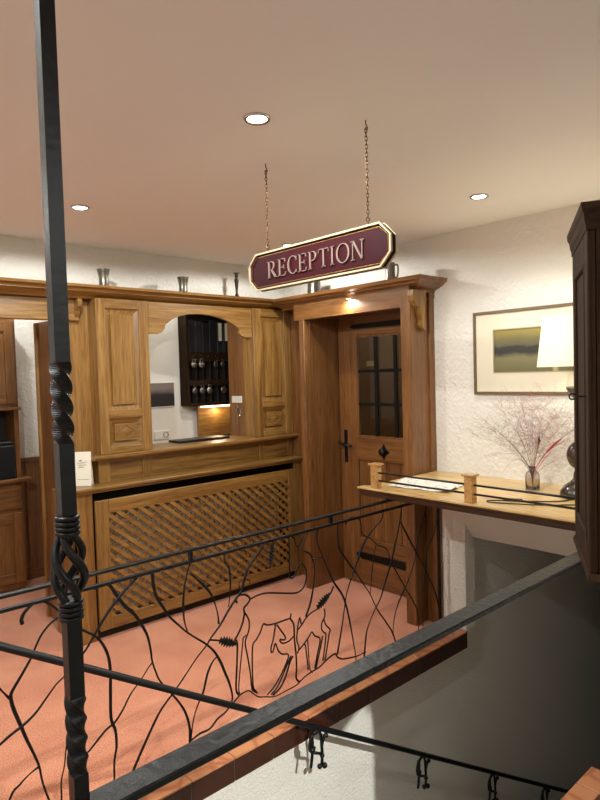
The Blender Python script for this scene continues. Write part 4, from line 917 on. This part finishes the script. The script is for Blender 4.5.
LH = .069; tw = .535; k = tw/adv; y = 1.975; z0 = 2.043
for c in word:
    ps, wd = letter(c); bm = bmesh.new()
    for pl in ps:
        prism(bm, [(y-px*k, z0+pz*LH) for px, pz in pl], 'x', SX-.0165, SX-.0115)
    obj('letter', bm, SILV, SG); y -= (wd+.10)*k
# chains with separate links
def torus_link():
    bm = bmesh.new(); pts = []
    for i in range(14):
        a = 2*math.pi*i/14; pts.append((.0045*math.cos(a), 0, .0095*math.sin(a)))
    pts.append(pts[0]); tube(bm, pts, .0016, 5, cap=False); return bm
lk = None
for y, nm in ((1.985, 'bronze chain holding the left end of the reception sign'), (1.432, 'bronze chain holding the right end of the reception sign')):
    c = empty('sign_chain', (SX, y, 2.165), label=nm, cat='chain', group='chains of the hanging sign')
    n = 22; zt, zb = 2.492, 2.183
    for i in range(n):
        loc = (0, 0, zb-2.165+(zt-zb)*(i+.5)/n); rot = (0, 0, math.pi/2*(i % 2)+.5)
        if lk is None:
            lk = obj('link', torus_link(), CHAIN, c, world=False, smooth=True); lk.location = loc; lk.rotation_euler = rot
        else: inst(lk, 'link', loc, c, rot)
    bm = bmesh.new(); tube(bm, smooth_path([(0, 0, .355), (0, 0, .342), (.006, 0, .334), (.008, 0, .327), (.002, 0, .321), (-.005, 0, .326)], 3), .002, 6); obj('ceiling_hook', bm, CHAIN, c, world=False)
    bm = bmesh.new(); tube(bm, smooth_path([(0, .004, .022), (0, .008, .016), (0, .006, .008), (0, -.002, .004), (0, -.008, .009), (0, -.006, .016), (0, 0, -.012)], 3), .0022, 6); obj('sign_hook', bm, CHAIN, c, world=False)

# ================================================================== RECESSED DOWNLIGHTS
dl_src = {}
def downlight(x, y, label, watts, z=CEIL, r=.047, beam=None, spread=174, blend=.17):
    d = empty('downlight', (x, y, z), label=label, cat='ceiling light', group='recessed downlights')
    if not dl_src:
        bm = bmesh.new(); lathe(bm, [(.034, -.001), (.036, -.007), (.044, -.008), (.047, -.004), (.047, 0), (.034, 0)], (0, 0, 0), 28, cap=False); dl_src['ring'] = obj('ring', bm, CHRO, d, world=False, smooth=True)
        bm = bmesh.new(); lathe(bm, [(.034, -.0015), (.033, -.005), (.02, -.0075), (.004, -.0085)], (0, 0, 0), 24); dl_src['lens'] = obj('lens', bm, LENS, d, world=False, smooth=True)
    else:
        for k_ in ('ring', 'lens'):
            o_ = inst(dl_src[k_], k_, (0, 0, 0), d)
            if r != .047: o_.scale = (r/.047,)*3
    l = downlamp((0, 0, -.02), watts, spread=spread, blend=blend); COL.objects.link(l); l.parent = d
    if beam:       # tilted reflector bulb: a narrow beam down the stairs
        l = downlamp((0, 0, -.021), beam[1], spread=beam[2], blend=.15); COL.objects.link(l); l.parent = d
        l.rotation_euler = (Vector(beam[0])-Vector((x, y, z))).to_track_quat('-Z', 'Y').to_euler()
    return d
downlight(1.335, 1.652, 'recessed downlight in the ceiling above and left of the sign, nearest', DOWN_W*1.6)
downlight(1.294, 3.044, 'small recessed downlight at the left beside the foreground post', DOWN_W*.8)
downlight(2.796, 1.694, 'recessed downlight in the ceiling near the right wall above the picture', DOWN_W*.5, spread=130, blend=.6)
downlight(2.759, 3.124, 'recessed downlight half hidden behind the top edge of the sign', DOWN_W*.65)
downlight(1.30, -1.60, 'recessed downlight behind the viewer over the landing', DOWN_W*1.5, beam=((1.85, 2.2, -.93), 760, 21))
downlight(-.17, 3.05, 'recessed downlight far left of the doorway outside the picture', DOWN_W*.4)
downlight(-.17, 1.25, 'recessed downlight left of the stairs outside the picture', DOWN_W*2.6)
downlight(1.35, 4.75, 'unseen downlight added to brighten the back room', DOWN_W*.6)  # lamp out of view, added to light the back room
cl = downlight(3.108, 2.905, 'tiny spotlight under the door cornice', 9, z=2.158, r=.022)

# ================================================================== PEWTER ON THE CORNICE
def beaker(x, y, z, h, r0, r1, label, lean=0):
    t = empty('pewter_beaker', (x, y, z), label=label, cat='cup', group='pewter on the cornice')
    bm = bmesh.new(); lathe(bm, [(0.001, .0), (r0, 0), (r0*1.02, h*.05), (r0*.98, h*.08), (r0*.99, h*.5), (r0*1.12, h*.75), (r1*.96, h*.95), (r1, h), (r1*.93, h*.995), (r0*.9, h*.5), (r0*.85, h*.03), (0.001, h*.03)], (0, 0, 0), 28, cap=False)
    obj('cup', bm, PEWT, t, world=False, smooth=True)
    bm = bmesh.new(); lathe(bm, [(r0*1.1, h*.72), (r0*1.17, h*.735), (r0*1.19, h*.755), (r0*1.15, h*.77)], (0, 0, 0), 28, cap=False); obj('rib', bm, PEWT, t, world=False, smooth=True)
    return t
CT = 2.238
beaker(1.71, 3.71, CT, .105, .030, .041, 'flared pewter beaker on the cornice nearest the foreground post')
beaker(2.29, 3.71, CT, .105, .030, .041, 'flared pewter beaker on the cornice above the hatch arch')
t = empty('pewter_candlestick', (2.775, 3.74, CT), label='slim dark pewter candlestick on the cornice left of the sign', cat='candlestick', group='pewter on the cornice')
bm = bmesh.new(); lathe(bm, [(.001, 0), (.03, 0), (.03, .004), (.016, .01), (.012, .022), (.008, .03), (.0105, .07), (.0165, .125), (.018, .132), (.010, .14), (.009, .146), (.012, .152), (.013, .168), (.013, .176), (.001, .176)], (0, 0, 0), 24, cap=False); obj('stem', bm, plain('dark_pewter', srgb(60, 54, 46), .35, .85, var=.2), t, world=False, smooth=True)
bm = bmesh.new(); lathe(bm, [(.010, .176), (.025, .179), (.027, .183), (.010, .186), (.001, .184)], (0, 0, 0), 24); obj('drip_pan', bm, PEWT, t, world=False, smooth=True)
def tankard(x, y, r, h, ang, label):
    t = empty('pewter_tankard', (x, y, 2.236), ang, label=label, cat='tankard', group='pewter on the cornice')
    bm = bmesh.new(); lathe(bm, [(.001, 0), (r*1.08, 0), (r*1.1, .006), (r, .016), (r*.93, h*.5), (r*.92, h*.9), (r*.98, h*.97), (r*.98, h), (r*.9, h), (r*.86, h*.5), (r*.85, .01), (.001, .01)], (0, 0, 0), 28, cap=False); obj('body', bm, PEWT, t, world=False, smooth=True)
    bm = bmesh.new(); tube(bm, smooth_path([(r*.9, 0, h*.85), (r*1.45, 0, h*.86), (r*1.6, 0, h*.6), (r*1.4, 0, h*.25), (r*.95, 0, h*.18)], 4), .006, 8); obj('handle', bm, PEWT, t, world=False, smooth=True)
tankard(3.18, 3.32, .052, .13, -2.3, 'round pewter tankard on the door cornice below the sign')
tankard(3.16, 2.575, .033, .12, -1.1, 'tall pewter tankard on the door cornice at the right end of the sign')

# folded card standing on the ledge
t = empty('folded_card', (1.585, 3.80, .977), .0, label='white folded card with handwriting standing on the oak ledge', cat='card')
ca, cb_ = Vector((1.527, 3.83)), Vector((1.603, 3.765))
dc = (cb_-ca).normalized(); nc = Vector((dc.y, -dc.x))
def sheet(off_b, off_t):
    bm = bmesh.new(); V = []
    for dz, o_ in ((0, off_b), (.215, off_t)):
        for p in (ca, cb_):
            for e in (0, .0012): q_ = p+nc*(o_+e); V.append(bm.verts.new((q_.x, q_.y, .977+dz)))
    for f in ((0, 1, 3, 2), (4, 6, 7, 5), (0, 4, 5, 1), (2, 3, 7, 6), (0, 2, 6, 4), (1, 5, 7, 3)): bm.faces.new([V[i] for i in f])
    bmesh.ops.recalc_face_normals(bm, faces=bm.faces); return bm
obj('front_leaf', sheet(.016, .002), PAPR, t); obj('back_leaf', sheet(-.03, .0), PAPR, t)
bm = bmesh.new(); rr = random.Random(3)
for zz, s0, s1 in ((.155, .25, .45), (.14, .15, .8), (.126, .2, .7), (.113, .2, .55), (.04, .1, .85)):
    pts = []; n = 3 if zz < .05 else 16
    for i in range(n):
        s = s0+(s1-s0)*i/(n-1); o_ = .016-.014*zz/.215+.0022
        p = ca+(cb_-ca)*s+nc*o_; pts.append((p.x, p.y, .977+zz+(.004*math.sin(i*2.1)+rr.uniform(-.002, .002)+.012*s if n > 3 else 0)))
    tube(bm, pts, .0009, 4)
obj('handwriting', bm, INK, t)

# ================================================================== OFFICE BEHIND THE HATCH
KR = empty('key_rack', (2.85, 4.36, 1.41), label='wooden key rack darkened as in shade, with two rows of compartments behind the hatch', cat='shelf')  # rack wood darkened: the shadow behind the hatch is in its colour
KX0, KX1, KY0, KY1 = 2.665, 3.27, 4.30, 4.42
obj('side_board', B(KX0, KX0+.018, KY0, KY1, 1.41, 2.2), CBZ, KR); obj('side_board', B(KX1-.018, KX1, KY0, KY1, 1.41, 2.2), CBZ, KR)
obj('back_board', B(KX0, KX1, KY1-.012, KY1, 1.41, 2.2), DARKC, KR)
for z in (1.41, 1.60, 1.80, 2.18): obj('shelf', B(KX0+.018, KX1-.018, KY0, KY1-.012, z, z+.02), CBX, KR)
for z0, z1 in ((1.575, 1.622), (1.775, 1.85), (1.405, 1.435)): obj('hook_rail', B(KX0+.018, KX1-.018, KY0-.006, KY0+.006, z0, z1), CBX, KR)
for z0 in (1.43, 1.62):
    for k in range(1, 8): obj('divider', B(KX0+.018+k*.071-.003, KX0+.018+k*.071+.003, KY0+.01, KY1-.02, z0, z0+.155), DARKC, KR)
obj('support_panel', B(2.78, 3.27, 4.34, 4.36, 1.15, 1.41), OAKX, KR)
hk = None
for z in (1.60, 1.815):
    for k in range(8):
        x = KX0+.05+k*.071
        if hk is None:
            bm = bmesh.new(); tube(bm, smooth_path([(0, 0, 0), (0, -.016, 0), (0, -.02, .006)], 2), .002, 5); hk = obj('hook', bm, BRASS, KR, world=False); hk.location = Vector((x, KY0-.006, z))-base_loc(KR)
        else: inst(hk, 'hook', Vector((x, KY0-.006, z))-base_loc(KR), KR)
fobm = None
KN = ['first', 'second', 'third', 'fourth', 'fifth', 'sixth', 'seventh', 'eighth']
for row, z, ks in (('upper', 1.77, (0, 1, 3, 4, 7)), ('lower', 1.555, (0, 1, 2, 4, 6))):
    for k in ks:
        x = KX0+.05+k*.071
        f = empty('room_key', (x, KY0-.028, z), rr.uniform(-.3, .3), label='silver room key fob, %s hook from left, %s row of key rack' % (KN[k], row), cat='key', group='room keys on the rack')
        if fobm is None:
            bm = bmesh.new(); lathe(bm, [(.001, -.004), (.024, -.004), (.028, 0), (.024, .004), (.001, .004)], (0, 0, 0), 20)
            bmesh.ops.rotate(bm, verts=bm.verts, cent=(0, 0, 0), matrix=Matrix.Rotation(math.pi/2, 3, 'X')); fob = obj('fob', bm, PEWT, f, world=False, smooth=True); fob.location = (0, 0, -.02)
            bm = bmesh.new(); tube(bm, [(.012*math.cos(a*.5236), 0, .014+.014*math.sin(a*.5236)) for a in range(13)], .0015, 5); rg = obj('ring', bm, CHRO, f, world=False); fobm = (fob, rg)
        else: inst(fobm[0], 'fob', (0, 0, -.02), f); inst(fobm[1], 'ring', (0, 0, 0), f)
bx = KX0+.024; bcol = [srgb(24, 24, 26), srgb(30, 32, 38), srgb(20, 20, 22)]
for k in range(7):
    wd = .062+.012*(k % 2); h = .30-.012*(k % 3)
    b_ = empty('ring_binder', (bx+wd/2, 4.36, 1.82), label='dark ring binder standing %s from the left on top of the key rack' % KN[k], cat='binder', group='binders on the key rack')
    if k in (4, 5): b_['label'] = 'dark ring binder with a pale spine label, %s from the left on the key rack' % KN[k]
    obj('cover', B(bx, bx+wd, 4.312, 4.405, 1.821, 1.821+h, .004), plain('binder_%d' % k, bcol[k % 3], .5, var=.1), b_)
    if k in (4, 5): obj('spine_label', B(bx+.015, bx+wd-.015, 4.310, 4.3125, 1.95, 2.10), PAPR, b_)
    bx += wd+.004
op = empty('small_picture', (2.43, 4.41, 1.41), label='small dark landscape picture on the white office wall', cat='picture')
obj('frame', B(2.26, 2.605, 4.405, 4.42, 1.41, 1.615, .002), WHIT, op)
pm2, nt, p_ = nmat('dark_landscape'); N = nt.nodes; L = nt.links
tc = N.new('ShaderNodeTexCoord'); sp = N.new('ShaderNodeSeparateXYZ'); L.new(tc.outputs['Generated'], sp.inputs[0]); no = N.new('ShaderNodeTexNoise'); no.inputs['Scale'].default_value = 3; L.new(tc.outputs['Generated'], no.inputs['Vector'])
ma = N.new('ShaderNodeMath'); ma.operation = 'MULTIPLY_ADD'; ma.inputs[1].default_value = .3; L.new(no.outputs['Fac'], ma.inputs[0]); L.new(sp.outputs['Z'], ma.inputs[2])
rp = N.new('ShaderNodeValToRGB'); rp.color_ramp.elements[0].position = .6; rp.color_ramp.elements[0].color = srgb(34, 26, 30); rp.color_ramp.elements[1].position = .9; rp.color_ramp.elements[1].color = srgb(128, 112, 106); L.new(ma.outputs[0], rp.inputs['Fac']); L.new(rp.outputs[0], p_.inputs['Base Color'])
obj('print', B(2.268, 2.597, 4.403, 4.406, 1.418, 1.607), pm2, op)
so = empty('power_socket', (2.47, 4.42, 1.18), label='white double wall socket on the office wall above the hatch ledge', cat='socket')
obj('plate', B(2.405, 2.545, 4.41, 4.42, 1.148, 1.225, .004), WHIT, so)
for x in (2.44, 2.51):
    if x > 2.48:
        bm = bmesh.new(); lathe(bm, [(.024, 0), (.024, .003), (.019, .0035), (.019, -.004), (.001, -.004)], (0, 0, 0), 24, cap=False); bmesh.ops.rotate(bm, verts=bm.verts, cent=(0, 0, 0), matrix=Matrix.Rotation(math.pi/2, 3, 'X')); bmesh.ops.translate(bm, verts=bm.verts, vec=(x, 4.41, 1.187)); obj('socket_well', bm, plain('socket_grey', srgb(120, 116, 110), .5, var=.05), so)
    else: obj('rocker', B(x-.028, x+.028, 4.406, 4.411, 1.157, 1.216, .002), WHIT, so)
sw = obj('switch_plate', B(2.924, 2.932, 3.925, 4.06, 1.43, 1.485, .003), WHIT); tag(sw, 'white plate on the brown board inside the hatch', 'plate')
sw2 = empty('hanging_ring', (2.92, 3.96, 1.40), label='silver ring hanging under the white plate inside the hatch', cat='ring')
bm = bmesh.new(); tube(bm, [(2.924, 3.97+.03*math.cos(a*.35), 1.355+.035*math.sin(a*.35)) for a in range(16)], .005, 8); obj('ring', bm, CHRO, sw2)
bm = bmesh.new(); tube(bm, [(2.932, 3.97, 1.405), (2.918, 3.97, 1.405), (2.918, 3.97, 1.39)], .003, 6); obj('pin', bm, CHRO, sw2)
lp = empty('laptop', (2.55, 3.98, 1.163), .0, label='closed flat black laptop on the hatch ledge', cat='laptop')
obj('base', B(2.33, 2.78, 3.90, 4.06, 1.163, 1.172, .002), BLAK, lp); obj('lid', B(2.33, 2.78, 3.90, 4.06, 1.1725, 1.18, .002), BLAK, lp)
ul = empty('under_shelf_light', (2.95, 4.31, 1.405), label='small light strip glowing under the key rack', cat='light')
obj('strip', B(2.8, 3.15, 4.295, 4.33, 1.392, 1.403), emit('strip_glow', (1, .72, .42, 1), 6), ul)
l = downlamp((0, 0, -.015), 3.5, (1, .80, .55), .04); COL.objects.link(l); l.parent = ul
dk = empty('office_desk', (2.7, 4.3, 0), label='wooden office desk below the hatch opening', cat='desk'); obj('desk_top', B(1.96, 3.3, 4.06, 4.41, 1.09, 1.12), OAKX, dk); obj('desk_leg', B(1.97, 2.0, 4.1, 4.40, 0, 1.09), OAKZ, dk); obj('desk_leg', B(3.26, 3.3, 4.1, 4.40, 0, 1.09), OAKZ, dk)
l = downlamp((2.45, 4.2, 2.4), 9, WARM)  # added lamp, out of view, to lift the office walls
ol = empty('office_fill_light', (2.45, 4.25, CEIL), label='small unseen ceiling light added to brighten the office', cat='ceiling light'); inst(dl_src['ring'], 'ring', (0, 0, 0), ol); inst(dl_src['lens'], 'lens', (0, 0, 0), ol)
COL.objects.link(l); l.parent = ol; l.location = (0, 0, -.02)

# ================================================================== HUTCH IN THE BACK ROOM
HU = empty('hutch', (1.2, 5.1, 0), label='brown oak hutch with open shelf, drawer and doors in the back room at left', cat='cabinet')
HX = 1.575
obj('lower_body', B(.75, HX, 5.02, 5.28, .04, .87), DOKZ, HU); obj('plinth', B(.77, HX-.01, 5.04, 5.28, 0, .04), DOKX, HU)
obj('counter', B(.73, HX+.055, 4.97, 5.28, .87, .90, .005), DOKX, HU)
obj('upper_body', B(.75, HX, 5.04, 5.28, 1.45, 2.15), DOKZ, HU)
obj('shelf_lip', B(.74, HX+.015, 5.02, 5.28, 1.43, 1.452, .003), DOKX, HU)
obj('side_board', B(HX-.035, HX, 5.04, 5.28, .90, 1.45), DOKZ, HU); obj('back_board', B(.75, HX, 5.265, 5.28, .90, 1.45), DARKC, HU)
for x0, x1 in ((.77, 1.16), (1.17, HX-.02)):
    d_ = obj('drawer', B(x0, x1, 5.0, 5.02, .66, .84, .004), DOKX, HU); bm = bmesh.new(); sphere(bm, ((x0+x1)/2, 4.985, .755), .016); obj('knob', bm, IRON_M, d_, smooth=True)
    for z0, z1, yy in ((.08, .63, 5.0), (1.48, 2.12, 5.02)):
        d_ = obj('door', B(x0, x1, yy+.008, yy+.02, z0, z1), DOKZ, HU)
        for a, b, c, e in ((x0, x0+.07, z0, z1), (x1-.07, x1, z0, z1)): obj('door_stile', B(a, b, yy-.004, yy+.008, c, e, .003), DOKZ, d_)
        for a, b, c, e in ((x0+.07, x1-.07, z0, z0+.08), (x0+.07, x1-.07, z1-.08, z1)): obj('door_rail', B(a, b, yy-.004, yy+.008, c, e, .003), DOKX, d_)
mb = empty('black_machine', (1.35, 5.12, .9), label='black boxy machine standing in the open shelf of the hutch', cat='appliance')
obj('housing', B(1.15, 1.525, 5.0, 5.2, .90, 1.16, .01), BLAK, mb); obj('lid', B(1.16, 1.515, 5.01, 5.2, 1.16, 1.19, .01), BLAK, mb)

# unseen lamp added in the passage to brighten the door glass
pl_ = empty('passage_fill_light', (3.95, 2.9, CEIL), label='unseen light added to brighten the passage behind the glazed door', cat='ceiling light'); inst(dl_src['ring'], 'ring', (0, 0, 0), pl_); inst(dl_src['lens'], 'lens', (0, 0, 0), pl_)
l = downlamp((0, 0, -.02), 30); COL.objects.link(l); l.parent = pl_
